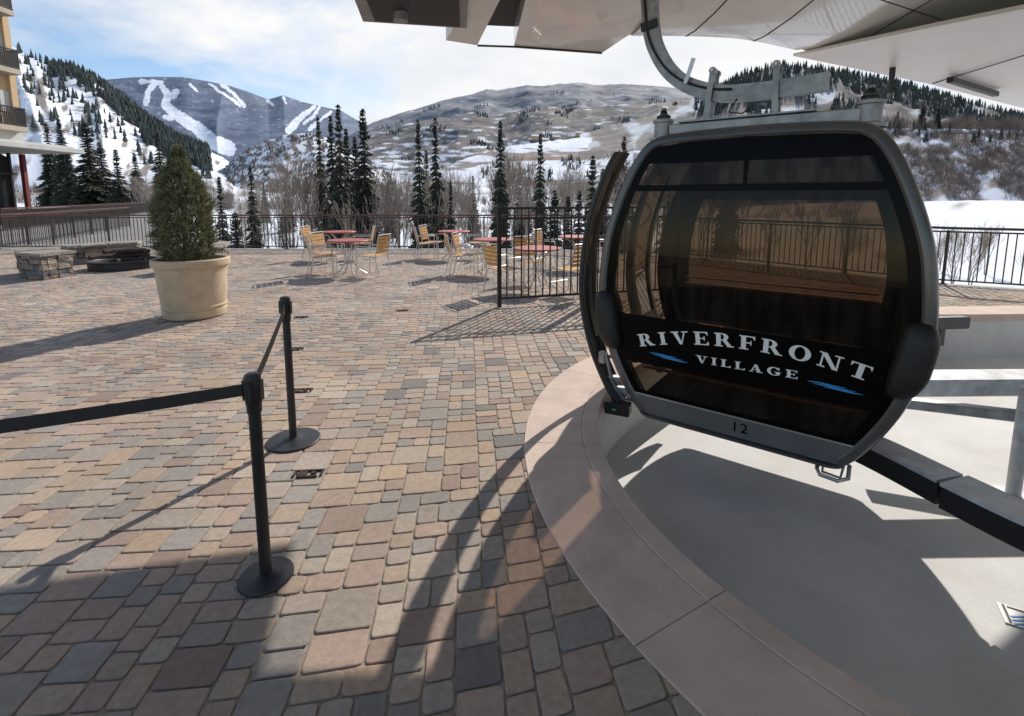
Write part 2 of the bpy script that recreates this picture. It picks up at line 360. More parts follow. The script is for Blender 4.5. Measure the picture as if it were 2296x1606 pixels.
for j in range(H_):
    row=occ[j]; i=0
    while i<W_-4:
        if row[i]: i+=1; continue
        g=i
        while g<W_ and not row[g] and g-i<7: g+=1
        gap=g-i
        ch=[(s,w_) for s,w_ in SZ if s[0]<=gap and (gap-s[0])!=1]
        if not ch: ch=[((gap,2),1)]
        (a,b)=R.choices([s for s,_ in ch],[w_ for _,w_ in ch])[0]
        for jj in range(j,min(j+b,H_+5)):
            for ii in range(i,i+a): occ[jj][ii]=1
        lx=gx0+(i+a/2)*U; ly=gy0+(j+b/2)*U
        wx=lx*cr_-ly*sr_; wy=lx*sr_+ly*cr_
        hw,hh=a*U/2-.0030,b*U/2-.0030
        i+=a
        tx_,ty_=warp(wx,wy)
        if ty_<.9 or abs(tx_)>1.12*ty_+1.6 or ty_>15.5: continue
        if not pip(tx_,ty_,pl): continue
        zt=R.gauss(0,.0007); tx,ty=R.gauss(0,.004),R.gauss(0,.004)
        c=R.choices(cols,wts)[0]; k=R.uniform(.9,1.1); c=tuple(x*k for x in c)
        near=wy<5.5
        vs=[]
        e=R.uniform(.012,.020)
        dr=R.gauss(0,.016); cq,sq=math.cos(rot+dr),math.sin(rot+dr)
        for (ins,zl,ct) in ((0,-.03,e),(0.001,-.004,e),(.003,-.0009,e*1.1),(.0065,0,e*1.2)) if near else ((0,-.03,e),(.002,-.004,e),(.007,0,e*1.2)):
            X,Y=hw-ins,hh-ins
            if near:
                o8=[]
                for (sx,sy,a0) in ((1,-1,-90),(1,1,0),(-1,1,90),(-1,-1,180)):
                    for da in (0,45,90):
                        t=math.radians(a0+da); o8.append((sx*(X-ct)+ct*math.cos(t),sy*(Y-ct)+ct*math.sin(t)))
            else:
                o8=[(X-ct,-Y),(X,-Y+ct),(X,Y-ct),(X-ct,Y),(-X+ct,Y),(-X,Y-ct),(-X,-Y+ct),(-X+ct,-Y)]
            for px,py in o8:
                xx,yy=warp(wx+px*cq-py*sq,wy+px*sq+py*cq)
                vs.append((xx,yy,zl+(zt+px*tx+py*ty if zl>-.02 else 0)))
        n=12 if near else 8; m=len(vs)//n
        fs=[(k_*n+q_,k_*n+(q_+1)%n,(k_+1)*n+(q_+1)%n,(k_+1)*n+q_) for k_ in range(m-1) for q_ in range(n)]
        fs.append(tuple((m-1)*n+q_ for q_ in range(n)))
        mb.add(vs,fs,c)
link('plaza_pavement',mb.mesh('pavers',M['paver']),kind='structure')
# ------------------------------------------------------------------ terrain
def terrain():
    mb=MB(); ks=[-2.2+i*.0275 for i in range(161)]
    rs=[15.7,18,22,28,36,46,60,70,80,90,100,115,130,150,170,195,220,250,280,320,360,410,460,530,600,800,1100,1500,2200,3500,6000,9000]
    for r in rs:
        for k in ks:
            x=k*r; z=gz(x,r)+noise.noise(Vector((x*.02,r*.02,0)))*min(2.5,r*.012)
            s=noise.noise(Vector((x*.03,r*.05,3)))+.5*noise.noise(Vector((x*.1,r*.2,3)))
            c=(.8,.83,.88) if s>-.3 else (.3,.25,.215)
            mb.add([(x,r,z)],[],c)
    n=len(ks)
    for j in range(len(rs)-1):
        for i in range(n-1): mb.f.append((j*n+i,j*n+i+1,(j+1)*n+i+1,(j+1)*n+i))
    link('ground',mb.mesh('valley_ground',M['hill'],True),kind='structure')
terrain()
hills={}
def hill(name,sk,d0,d1,dback,colf,nu=220,ns=60,amp=.05,pw=1.0,rough=.004):
    us=[p[0] for p in sk]; vv=[p[1] for p in sk]
    def P(u,s):
        v=interp(u,us,vv)
        if s<=1: d=d0+(d1-d0)*s
        else: d=d1+(dback-d1)*(s-1)
        k=at_depth(u,v,d1)
        kx=k.x/d1; x=kx*d
        ztop=k.z; zbase=gz(kx*d0,d0)-2
        f=s**pw if s<=1 else 1-(s-1)*.5
        z=zbase+(ztop-zbase)*f
        nn=noise.fractal(Vector((x/d1*9,d/d1*9,len(name))),1.0,2.1,6)
        rid=(1-abs(noise.noise(Vector((kx*14,s*1.2,5+len(name))))))-.75
        mid=4*s*(1-s) if s<=1 else 0
        z+=(ztop-zbase)*(nn*amp*mid+rid*amp*2.2*mid)
        if s>.9: z+=noise.fractal(Vector((kx*60,0,1)),1,2,4)*rough*d1*.5
        return Vector((x,d,z))
    mb=MB()
    tot=ns+12
    for j in range(tot+1):
        s=j/ns if j<=ns else 1+(j-ns)/12
        for i in range(nu+1):
            u=us[0]+(us[-1]-us[0])*i/nu
            p=P(u,s); v=440-(p.z-CAMH)/p.y*1109*1.03
            mb.add([p],[],colf(u,v,s,p))
    n=nu+1
    for j in range(tot):
        for i in range(nu): mb.f.append((j*n+i,j*n+i+1,(j+1)*n+i+1,(j+1)*n+i))
    link(name,mb.mesh(name,M['hill'],True),kind='structure')
    hills[name]=P
    return P
def mixc(a,b,f): f=max(0,min(1,f)); return tuple(x+(y-x)*f for x,y in zip(a,b))
def seg(u,v,pl_,w0,w1):
    best=9
    for i in range(len(pl_)-1):
        (ax,ay),(bx,by)=pl_[i],pl_[i+1]; L2=(bx-ax)**2+(by-ay)**2
        t=max(0,min(1,((u-ax)*(bx-ax)+(v-ay)*(by-ay))/L2)); d=math.hypot(u-ax-t*(bx-ax),v-ay-t*(by-ay))
        f=(i+t)/(len(pl_)-1); best=min(best,d/(w0+(w1-w0)*f))
    return best
RUNS=[([(315,184),(362,186)],5,4),([(345,190),(330,205),(322,232)],5,7),([(360,192),(372,212),(366,236),(395,262),(432,285),(470,318),(500,330)],6,19),([(392,205),(385,216)],7,6),
([(470,192),(505,212),(535,236)],3,3),([(495,190),(520,208),(545,236)],3,4),([(705,238),(672,262),(645,290)],4,10),([(720,236),(700,262),(680,275)],3,4),([(742,250),(712,272),(690,290)],3,4),([(425,190),(440,205)],3,2),([(635,218),(640,232)],3,2),([(400,262),(362,262)],4,6),([(600,228),(612,236)],3,2)]
def c_ski(u,v,s,p):  # bluish base colours paint aerial haze onto the far mountain
    f=min(seg(u+noise.noise(Vector((u*.2,v*.2,4)))*3,v+noise.noise(Vector((u*.06,v*.06,0)))*4,a,b,c) for a,b,c in RUNS)
    nn=noise.fractal(Vector((u*.03,v*.09,1)),1,2,4)
    base=mixc((.085,.12,.185),(.15,.19,.265),.5+nn)
    if f<1: return (.78,.83,.91)
    return mixc(base,(.45,.53,.65),max(0,noise.fractal(Vector((u*.09,v*.16,7)),1,2,3)-.42)*1.6)
hill('ski_mountain',[(60,260),(150,225),(200,190),(235,178),(290,173),(350,171),(410,172),(470,182),(520,193),(560,206),(600,222),(635,213),(680,228),(730,240),(765,247),(800,268),(850,290),(950,330)],3000,6000,7500,c_ski,560,190,.03,rough=.0008)
def c_mid(u,v,s,p):  # greys lightened and blued, distance haze put into the colour
    nn=noise.fractal(Vector((u*.02,v*.07,1)),1,2,5)
    base=mixc((.18,.185,.215),(.28,.27,.285),.5+nn)
    if nn<-.2: base=(.14,.165,.195)
    sn=noise.fractal(Vector((u*.03,v*.13,9)),1,2,6)
    return mixc(base,(.55,.6,.68),(sn-.42)*2)
hill('middle_hill',[(640,400),(740,335),(800,292),(840,272),(900,252),(960,235),(1000,222),(1060,210),(1090,199),(1120,201),(1180,190),(1215,192),(1250,188),(1300,184),(1340,190),(1400,187),(1500,194),(1560,203),(1700,212),(1900,240),(2300,262)],1500,3200,4200,c_mid,520,150,.07,rough=.0026)
def c_scrub(u,v,s,p):
    nn=noise.fractal(Vector((u*.025,v*.08,3)),1,2,5)
    base=mixc((.12,.105,.105),(.24,.2,.18),.5+nn)
    if nn>.2: base=(.08,.09,.085)
    sn=noise.fractal(Vector((u*.03,v*.16,9)),1,2,6)
    lo=max(0,(v-272)/40)
    return mixc(base,(.7,.74,.8),(sn-.36+.2*lo)*4)
hill('scrub_ridge',[(740,350),(800,318),(860,292),(930,272),(1000,262),(1060,250),(1110,258),(1150,250),(1230,236),(1280,246),(1320,240),(1400,228),(1500,222),(1600,228),(1750,232),(2000,260)],800,1500,1900,c_scrub,420,100,.07,rough=.004)
def c_left(u,v,s,p):
    nn=noise.fractal(Vector((u*.03,v*.03,2)),1,2,5)
    return mixc((.78,.81,.86),(.22,.2,.18),(nn-.08)*3.5)
hill('snowy_slope',[(-500,-160),(-200,-20),(0,85),(50,118),(110,145),(170,155),(215,178),(280,226),(340,272),(400,312),(450,330),(500,352),(560,400)],250,600,900,c_left,360,110,.05,rough=.002)
def c_meadow(u,v,s,p):
    b=abs((v-352)-(u-1300)*-.02)<4.5 and u>1120
    nn=noise.fractal(Vector((u*.01,v*.06,2)),1,2,4)
    return (.24,.165,.12) if b else mixc((.8,.82,.87),(.24,.205,.18),(nn+.02)*5 if v>330 else -1)
hill('snowy_meadow',[(960,392),(1050,352),(1150,325),(1300,308),(1450,304),(1600,300),(1800,300)],450,800,1000,c_meadow,260,90,.02)
def c_right(u,v,s,p):
    nn=noise.fractal(Vector((u*.015,v*.03,6)),1,2,5)
    if s<.36+nn*.1 and nn<.1: return (.8,.83,.88)
    return mixc((.17,.145,.13),(.55,.57,.6),(nn-.12)*3)
hill('wooded_hill',[(1300,300),(1450,262),(1600,200),(1670,165),(1750,145),(1850,154),(1980,178),(2100,208),(2200,238),(2300,262),(2600,290)],450,900,1200,c_right,260,70,.05)
def c_knoll(u,v,s,p):
    nn=noise.fractal(Vector((u*.06,v*.09,2)),1,2,5)
    return mixc((.76,.79,.84),(.18,.155,.14),(nn+.08)*4)
hill('snowy_knoll',[(430,415),(500,378),(540,342),(600,314),(650,299),(700,297),(740,312),(790,345),(850,380),(900,400)],300,420,520,c_knoll,160,50,.04)
def c_bluff(u,v,s,p):
    nn=noise.fractal(Vector((u*.012,s*6,2)),1,2,5)
    if s>.93: return (.82,.85,.9)
    return mixc((.6,.63,.7),(.15,.12,.105),.75+nn*2.5) if s>.04 else (.8,.83,.88)
hill('brushy_bluff',[(1250,420),(1450,350),(1700,312),(1900,292),(2000,287),(2296,290),(2700,290)],190,330,450,c_bluff,240,60,.05)
# ------------------------------------------------------------------ distant forest / brush as stuff
def forest(name,hn,n,ur,sr,hr,cond=None,cc=((.018,.026,.022),(.045,.055,.045)),wf=.2,seed=1):
    rr=random.Random(seed); P=hills[hn]; mb=MB(); k=0; tries=0
    while k<n and tries<n*12:
        tries+=1
        u=rr.uniform(*ur); s=rr.uniform(*sr)
        if cond and not cond(u,s,rr): continue
        p=P(u,s); h=rr.uniform(*hr); r=h*wf*rr.uniform(.7,1.2)
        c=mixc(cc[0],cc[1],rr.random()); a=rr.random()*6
        vs=[]
        for (rad,zf) in ((1,.05),(.62,.42)):
            for i in range(5):
                q=rr.uniform(.75,1.2); vs.append((p.x+math.cos(a+i*1.2566)*r*rad*q,p.y+math.sin(a+i*1.2566)*r*rad*q,p.z+h*zf))
        vs.append((p.x,p.y,p.z+h*.62)); vs.append((p.x,p.y,p.z+h))
        fs=[(i,(i+1)%5,10) for i in range(5)]+[(5+i,5+(i+1)%5,11) for i in range(5)]
        mb.add(vs,fs,c); k+=1
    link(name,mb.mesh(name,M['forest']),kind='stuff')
def nz(u,s,a,b,k): return noise.noise(Vector((u*a,s*b,k)))
forest('conifer_forest','snowy_slope',2500,(40,470),(.25,1.0),(6,12),lambda u,s,r: (s> 1.0-.0016*(u-60)+nz(u,s,.02,6,1)*.4 and r.random()<.8) or r.random()<.04,cc=((.035,.05,.048),(.075,.09,.08)),seed=2)
forest('hilltop_forest','wooded_hill',2200,(1560,2400),(.3,1.05),(7,14),lambda u,s,r: s>.6+nz(u,s,.012,5,3)*.6 ,cc=((.035,.05,.045),(.08,.09,.075)),seed=3)
forest('hillside_forest','middle_hill',500,(780,2000),(.1,.8),(14,20),lambda u,s,r: nz(u,s,.012,9,4)>.38,cc=((.12,.14,.16),(.15,.17,.19)),seed=4)  # tree tones carry the same painted haze as the hill
forest('ridge_forest','scrub_ridge',1100,(780,1900),(.02,1),(6,11),lambda u,s,r: nz(u,s,.02,7,4)>.32,cc=((.06,.075,.075),(.095,.11,.105)),seed=14)
forest('knoll_shrubs','snowy_knoll',1100,(470,880),(.05,1),(1,2.4),lambda u,s,r: nz(u,s,.05,5,4)>-.15,cc=((.11,.095,.08),(.18,.15,.13)),wf=.5,seed=5)
forest('meadow_trees','snowy_meadow',300,(1080,1800),(.0,.5),(4,9),lambda u,s,r: nz(u,s,.03,4,5)>.15,cc=((.04,.05,.045),(.07,.085,.07)),seed=6)
forest('bluff_conifers','brushy_bluff',50,(1500,2500),(.7,1.1),(5,9),seed=8)
def brush(name,n,place,hr,blades,seed,cols_=((.17,.13,.10),(.30,.235,.185)),spread=.45,wd=.012):
    rr=random.Random(seed); mb=MB()
    for _ in range(n):
        p=place(rr)
        if p is None: continue
        h=rr.uniform(*hr); c=mixc(cols_[0],cols_[1],rr.random())
        for b in range(blades):
            a=rr.random()*6.283; l=rr.uniform(.35,1)*h; o=(rr.random()**.8)*spread*h
            bx,by=p.x+math.cos(a)*o*.6,p.y+math.sin(a)*o*.6
            tx,ty=p.x+math.cos(a)*o+rr.gauss(0,.06)*h,p.y+math.sin(a)*o
            w_=h*wd*rr.uniform(.6,1.6)
            z0=p.z+rr.uniform(0,.45)*h*(o/(spread*h))
            mb.add([(bx-w_,by,z0),(bx+w_,by,z0),(tx,ty,p.z+l)],[(0,1,2)],c)
            mx_,my_,mz=(bx+tx)/2,(by+ty)/2,(z0+p.z+l)/2
            mb.add([(mx_-w_*.6,my_,mz),(mx_+w_*.6,my_,mz),(mx_+rr.uniform(-.25,.25)*h,my_+rr.uniform(-.2,.2)*h,mz+l*.3)],[(0,1,2)],c)
    link(name,mb.mesh(name,M['brush']),kind='stuff')
def pl_valley(rr):
    d=150+ (rr.random()**1.2)*300; u=rr.uniform(380,1500)
    x=(u-1148)/1109*d
    if nz(x,d,.02,.03,8)<.14: return None
    return Vector((x,d,gz(x,d)-.3))
brush('riverside_woodland',1500,pl_valley,(3,7),30,11,wd=.006,cols_=((.17,.14,.12),(.3,.245,.2)),spread=.38)
def pl_near(rr):
    d=24+rr.random()*60; u=rr.uniform(480,2500); x=(u-1148)/1109*d
    if nz(x,d,.08,.08,8)<.12: return None
    return Vector((x,d,gz(x,d)-.3))
brush('riverbank_brush',380,pl_near,(1,2.6),34,12,wd=.005,cols_=((.16,.12,.10),(.3,.235,.19)),spread=.5)
def pl_bluff(rr):
    u=rr.uniform(1350,2500); s=rr.uniform(.05,.95)
    if nz(u,s,.02,5,2)<-.3: return None
    return hills['brushy_bluff'](u,s)
brush('bluff_brush',5600,pl_bluff,(2.5,5),14,13,cols_=((.12,.095,.085),(.25,.195,.16)),wd=.014,spread=.5)
def pl_bt(rr):
    u=rr.uniform(1900,2500); s=rr.uniform(.95,1.3); return hills['brushy_bluff'](u,s)
brush('bluff_top_woodland',320,pl_bt,(6,14),40,14,cols_=((.16,.13,.11),(.28,.22,.18)),wd=.008,spread=.4)
def pl_left(rr):
    u=rr.uniform(-100,520); d=rr.uniform(160,260); x=(u-1148)/1109*d; return Vector((x,d,gz(x,d)))
brush('village_brush',350,pl_left,(3,7),26,15,wd=.01)
# ------------------------------------------------------------------ trees
def spruce_mesh(seed,h,r):
    rr=random.Random(seed); mb=MB()
    nlev=52
    for l in range(nlev):
        f=(l+rr.random()*.6)/nlev; z=h*(.05+.94*f)
        L0=r*((1-f)**.75)*(.9+.16*math.sin(l*1.7+seed))+.025*r
        nb=14 if f<.75 else 8
        for b in range(nb):
            a=rr.random()*6.283; Lb=L0*rr.uniform(.6,1.18); ca,sa=math.cos(a),math.sin(a)
            drop=Lb*rr.uniform(.25,.65) if f<.85 else -Lb*.3
            nst=4
            for k in range(nst):
                t=(k+.5)/nst; px,py=ca*Lb*t,sa*Lb*t; pz=z-drop*t*t
                w_=max(Lb*.45,r*.13)*(1.1-t)
                for sgn in(-1,1):
                    q=rr.uniform(.6,1.2)
                    ex=px+ca*w_*.5-sa*w_*sgn*q; ey=py+sa*w_*.5+ca*w_*sgn*q
                    mb.add([(px-ca*w_*.35,py-sa*w_*.35,pz+.004*h),(px+ca*w_*.5,py+sa*w_*.5,pz-.004*h),(ex,ey,pz-w_*rr.uniform(.4,1.0))],[(0,1,2)])
            mb.add([(ca*Lb*.2,sa*Lb*.2,z),(ca*Lb*.6-sa*.1*Lb,sa*Lb*.6+ca*.1*Lb,z-drop*.36-.25*Lb),(ca*Lb,sa*Lb,z-drop)],[(0,1,2)])
    return mb
SV=[]
for sd in range(4):
    mb=spruce_mesh(sd,1.0,.13+.015*(sd%3)); cm=mb.mesh('spruce_crown',M['spruce'])
    tb=MB(); tb.tube((0,0,-.02),(0,0,.97),.014,.002,7); tm=tb.mesh('spruce_trunk',M['bark'])
    SV.append((cm,tm))
def plant_spruce(u,vt,d,sd,wscale=1,lab="dark green spruce tree in the snowy valley"):
    top=at_depth(u,vt,d); z0=gz(top.x,d)-.3
    h=top.z-z0
    o=thing('spruce_tree',(top.x,top.y,z0),R.random()*6,label=lab,category='tree',group='spruce trees in the valley'); o.scale=(h*wscale,h*wscale,h)
    link('crown',SV[sd%4][0],o); link('trunk',SV[sd%4][1],o)
for i,(u,vt,d,ws) in enumerate([(757,222,33,.78),(740,250,40,.7),(812,235,36,.85),(712,253,38,.65),(937,256,34,.68),(975,254,37,.62),(1122,262,33,.6),(1212,290,30,.66),(1330,338,27,.95),(190,268,68,1.6),(222,315,75,1.4),(258,330,66,1.4),(352,290,120,1.3),(130,262,150,1.1),(102,272,160,1.1),(490,388,30,.8),(560,362,50,.8),(527,470,24,1.6),(1245,420,30,1.2),(1275,432,28,1.2),(1300,420,32,1.2),(150,330,85,1.3),(300,340,110,1.3),(1010,400,36,.8),(1165,360,60,.8),(1400,300,60,1.0),(1520,310,60,1),(1640,300,70,1),(1352,370,36,1.1),(775,280,38,.8),(795,300,44,.85),(955,330,50,.9),(1060,390,80,1.1),(870,400,90,1.2),(640,400,100,1.2),(590,405,120,1.2),(1180,400,100,1.2)]):
    plant_spruce(u,vt,d,i,ws)
for i,(u,dv) in enumerate([(2065,62),(2100,48),(2010,40)]):
    p=hills['brushy_bluff'](u,1.02); top=at_depth(u,285-dv,p.y); o=thing('spruce_tree',(p.x,p.y,p.z-.5),i,label='dark spruce tree on top of the snowy bluff',category='tree',group='spruce trees in the valley')
    h=max(6,top.z-p.z); o.scale=(h*1.6,h*1.6,h); link('crown',SV[i][0],o); link('trunk',SV[i][1],o)
def bare_mesh(seed):
    rr=random.Random(seed); tr=MB(); br=MB()
    def grow(p,d,l,r,dep):
        e=p+d*l
        (tr if dep==0 else br).tube(p,e,r,r*.62,5 if dep==0 else 3,cap=False)
        if dep>=5: return
        n=4 if dep<2 else 3
        for i in range(n):
            t=rr.uniform(.35,1) if i else 1.0
            q=p+d*l*t
            ax=Vector((rr.uniform(-1,1),rr.uniform(-1,1),rr.uniform(-.3,.5))).normalized()
            nd=(d+ax*rr.uniform(.3,.75)+Vector((0,0,.14))).normalized()
            grow(q,nd,l*rr.uniform(.55,.8),max(.0017,r*.5*rr.uniform(.75,1)),dep+1)
    tr_n=rr.choice([1,1,2])
    for k in range(tr_n):
        grow(Vector((rr.uniform(-.03,.03),rr.uniform(-.03,.03),0)),Vector((rr.uniform(-.12,.12),rr.uniform(-.12,.12),1)).normalized(),.38,.017,0)
    zm_=max(v[2] for v in br.v)
    for b_ in (tr,br): b_.v=[(x/zm_,y/zm_,z/zm_) for x,y,z in b_.v]
    return tr.mesh('bare_trunk',M['bare']),br.mesh('bare_limbs',M['bare'])
BV=[bare_mesh(30+i) for i in range(6)]
def plant_bare(u,vt,d,k,h=None):
    top=at_depth(u,vt,d); z0=gz(top.x,d)-.3
    if h is None: h=(top.z-z0)
    o=thing('bare_tree',(top.x,top.y,z0),R.random()*6,label='leafless grey-brown cottonwood tree along the river',category='tree',group='leafless trees along the river'); o.scale=(h*.62,h*.62,h)
    link('trunk',BV[k%6][0],o); link('limbs',BV[k%6][1],o)
k=0
rb=random.Random(5)
for u in range(545,1390,24):
    if 735<u<800 : continue
    plant_bare(u+rb.uniform(-10,10),interp(u,[540,600,700,850,950,1050,1150,1250,1390],[372,342,330,335,312,330,325,345,365])+rb.uniform(-12,70),rb.uniform(32,62),k); k+=1
for i in range(90):
    u=rb.uniform(440,1420); d=rb.uniform(85,300); plant_bare(u,400,d,i,rb.uniform(7,13))
for u in (1430,1500,1580,1660,1740,1830,1910): plant_bare(u,rb.uniform(330,390),rb.uniform(40,60),k); k+=1
for u in (310,335,270,420,440): plant_bare(u,rb.uniform(370,400),rb.uniform(90,130),k); k+=1
for u in (2120,2150,2190,2225): plant_bare(u,rb.uniform(485,505),rb.uniform(40,60),k); k+=1
# small hillside houses
for i,(u,s) in enumerate([(1180,.30),(1200,.36),(1222,.32),(1248,.38),(1275,.34),(1300,.4),(1150,.3),(1345,.36),(1120,.26)]):
    p=hills['scrub_ridge'](u,s); o=thing('house',(p.x,p.y,p.z-1.5),R.uniform(-.5,.5),label='small tan house with snowy gable roof on the hillside',category='house',group='houses on the hillside')
    mb=MB(); mb.box((0,0,3),(14,10,8)); mb.box((0,-5.05,3.5),(8,.2,2)); part('wall',mb,'stucco',o)
    mb=MB(); mb.add([(-8,-6,7),(8,-6,7),(8,6,7),(-8,6,7),(-8,0,11),(8,0,11)],[(0,1,5,4),(2,3,4,5),(0,4,3),(1,2,5),(0,3,2,1)]); part('roof',mb,'snowroof',o)
# ------------------------------------------------------------------ road and bridge parapet
mb=MB(); mb.prism([(-34,15.56),(-11.2,15.62),(-41,64),(-75,90),(-90,64),(-34,20)],-.5,-.03)
link('road',mb.mesh('road',M['asphalt']),kind='structure')
def railing(P,h,name,lab,top='handrail',body='rail',sp=.115,post=1.9,pr=.008,z=0,bottom=.09):
    o=thing(name,(P[0][0],P[0][1],z),0,label=lab,category='railing')
    ox,oy=P[0]
    pm=MB();hm=MB();bm=MB()
    for i in range(len(P)-1):
        a=Vector((P[i][0]-ox,P[i][1]-oy,0));b=Vector((P[i+1][0]-ox,P[i+1][1]-oy,0)); Lg=(b-a).length; d=(b-a)/Lg; ang=math.atan2(d.y,d.x)
        n=max(1,round(Lg/post))
        for k in range(n+1):
            if i>0 and k==0: continue
            qm=MB()
            p=a+d*Lg*k/n; qm.box((p.x,p.y,h/2-.02),(.045,.045,h-.04),ang)
            qm.box((p.x,p.y,.008+.012),(.11,.11,.016),ang); part('post',qm,body,o)
        c=(a+b)/2
        hm.box((c.x,c.y,h),(Lg+.02,.06,.045),ang)
        bm.box((c.x,c.y,h-.07),(Lg,.025,.03),ang); bm.box((c.x,c.y,bottom),(Lg,.025,.03),ang)
        m=int(Lg/sp)
        for k in range(1,m):
            p=a+d*Lg*k/m; pm.box((p.x,p.y,(h-.07+bottom)/2),(pr*2,pr*2,h-.07-bottom),ang)
    part('handrail',hm,top,o); part('picket_panel',pm,body,o); part('cross_rail',bm,body,o)
    return o
railing(RAIL[:3],1.07,'plaza_railing','bronze picket railing with rust red handrail along the plaza edge')
railing(RAIL[2:],1.07,'plaza_railing','bronze picket railing with dark handrail around the plaza corner',top='rail')
railing([(-24.9,24.0),(-27.1,29.5),(-45,65)],1.07,'bridge_railing','dark bridge railing with rust red top rail beside the road',sp=.06,pr=.012)
railing([(-16.2,15.4),(-17.3,18.5),(-21,27)],1.07,'ramp_railing','bronze picket railing beside the ramp road')
# near tall fence
o=thing('gate_fence',(-.19,7.25,0),math.atan2(.35,1.26),label='tall black steel picket fence panel beside the gondola platform',category='fence')
Lf=3.1;h=1.5
for x in (0,1.55,Lf):
    mb=MB(); mb.box((x,0,h/2),(.055,.055,h)); part('post',mb,'black',o)
mb=MB()
for z in (h-.02,h-.17,.13): mb.box((Lf/2,0,z),(Lf-.06,.03,.035))
part('cross_rail',mb,'black',o)
mb=MB()
for i in range(1,27): 
    x=i*Lf/27
    if abs(x-1.55)<.05: continue
    mb.box((x,0,(h+.11)/2),(.018,.018,h-.17))
part('picket_panel',mb,'black',o)
# ------------------------------------------------------------------ stanchions
def stanchion(loc,h,rb,lab,head_ang=0):
    o=thing('belt_stanchion',(*loc,0),head_ang,label=lab,category='crowd barrier post',group='belt barrier posts')
    mb=MB(); mb.lathe([(0,.0),(rb,0),(rb,.008),(rb*.97,.013),(rb*.5,.018),(.05,.022),(.03,.03),(0,.03)],48); part('base',mb,'black',o,True)
    mb=MB(); mb.lathe([(.0245,.028),(.0245,h-.16)],24); part('post',mb,'black',o,True)
    mb=MB(); mb.lathe([(.0245,h-.17),(.029,h-.165),(.03,h-.13),(.032,h-.125),(.033,h-.015),(.03,h-.004),(.024,h),(0,h+.001)],28)
    for a in range(4):
        t=a*math.pi/2; mb.box((math.cos(t)*.034,math.sin(t)*.034,h-.07),(.010,.026,.085),t)
    part('belt_cassette',mb,'black',o,True)
    return o
P1=(-1.075,1.95);P2=(-1.49,3.16);P3=(-2.55,1.22)
s1=stanchion(P1,.925,.112,'black belt barrier post with round base on the pavers'); s2=stanchion(P2,1.0,.172,'black belt barrier post with wide round base on the pavers'); s3=stanchion(P3,.95,.175,'black belt barrier post at the end of the belt')
def belt(root,a,b,za,zb,w=.05,sag=.01):
    mb=MB(); a=Vector((a[0],a[1],za));b=Vector((b[0],b[1],zb)); d=(b-a).normalized(); a2=a+d*.04;b2=b-d*.04; nrm=Vector((-d.y,d.x,0)).normalized()*.0012
    vs=[];n=12
    o=Vector(root.location)
    for i in range(n+1):
        f=i/n; p=a2+(b2-a2)*f-Vector((0,0,sag*4*f*(1-f)))-o
        for q in (p-nrm-Vector((0,0,w/2)),p-nrm+Vector((0,0,w/2)),p+nrm+Vector((0,0,w/2)),p+nrm-Vector((0,0,w/2))): vs.append(q)
    fs=[]
    for i in range(n):
        for j in range(4): fs.append((i*4+j,i*4+(j+1)%4,i*4+4+(j+1)%4,i*4+4+j))
    mb.add(vs,fs); part('belt',mb,'belt',root)
belt(s1,P1,P2,.865,.93); belt(s1,P1,P3,.86,.885)
for (x,y,r) in [(-1.22,2.75,.1),(-1.8,4.02,.1),(-2.36,5.17,.1),(-2.9,6.6,.1),(-1.6,7.0,.1)]:
    o=thing('floor_bracket',(x,y,.002),r,label='small weathered steel anchor bracket set in the pavers',category='floor anchor',group='floor anchors')
    mb=MB(); mb.box((0,.03,.004),(.17,.012,.012)); mb.box((-.08,0,.004),(.012,.06,.012)); mb.box((.08,0,.004),(.012,.06,.012)); mb.box((0,-.035,.004),(.12,.012,.012)); mb.box((-.03,0,.003),(.05,.05,.01)); mb.tube((.03,0,0),(.03,0,.012),.018,.014,10)
    part('plate',mb,'log',o)
# ------------------------------------------------------------------ planter and potted spruce
o=thing('planter',(-4.43,6.72,0),0,label='large round cream cast stone planter on the pavers',category='planter')
mb=MB(); mb.lathe([(0,0),(.345,0),(.375,.02),(.385,.08),(.388,.11),(.378,.12),(.392,.135),(.396,.17),(.386,.18),(.392,.2),(.408,.4),(.425,.62),(.43,.685),(.435,.70),(.462,.715),(.468,.735),(.468,.80),(.455,.815),(.43,.815),(.41,.80),(.40,.7),(0,.7)],64); part('pot',mb,'pot',o,True)
mb=MB(); mb.lathe([(0,.745),(.2,.75),(.36,.74),(.405,.725)],30); part('soil_fill',mb,'soil',o,True)
o=thing('potted_spruce',(-4.49,6.72,.74),0,label='dense blue-green dwarf spruce growing in the stone planter',category='tree')
tb=MB(); tb.tube((0,0,0),(0,0,1.45),.04,.008,8); part('trunk',tb,'bark',o)
rr=random.Random(3); mb=MB(); PZ=[0,.04,.15,.35,.6,.85,1.05,1.2,1.32,1.42,1.53]; PR=[.18,.26,.30,.32,.32,.30,.25,.175,.09,.045,.012]
def sprig(p,d,l,w):
    a=d.orthogonal().normalized(); a.rotate(Matrix.Rotation(rr.random()*6.28,3,d)); b=d.cross(a)
    for q in range(5):
        t=rr.random()*6.28; o_=(a*math.cos(t)+b*math.sin(t)); 
        base=p+d*l*rr.uniform(-.1,.5); side=d.cross(o_).normalized()*w*.5
        mb.add([base-side,base+side,base+d*l*rr.uniform(.4,.7)+o_*l*rr.uniform(.15,.5)],[(0,1,2)])
    mb.add([p-a*w*.5,p+a*w*.5,p+d*l],[(0,1,2)])
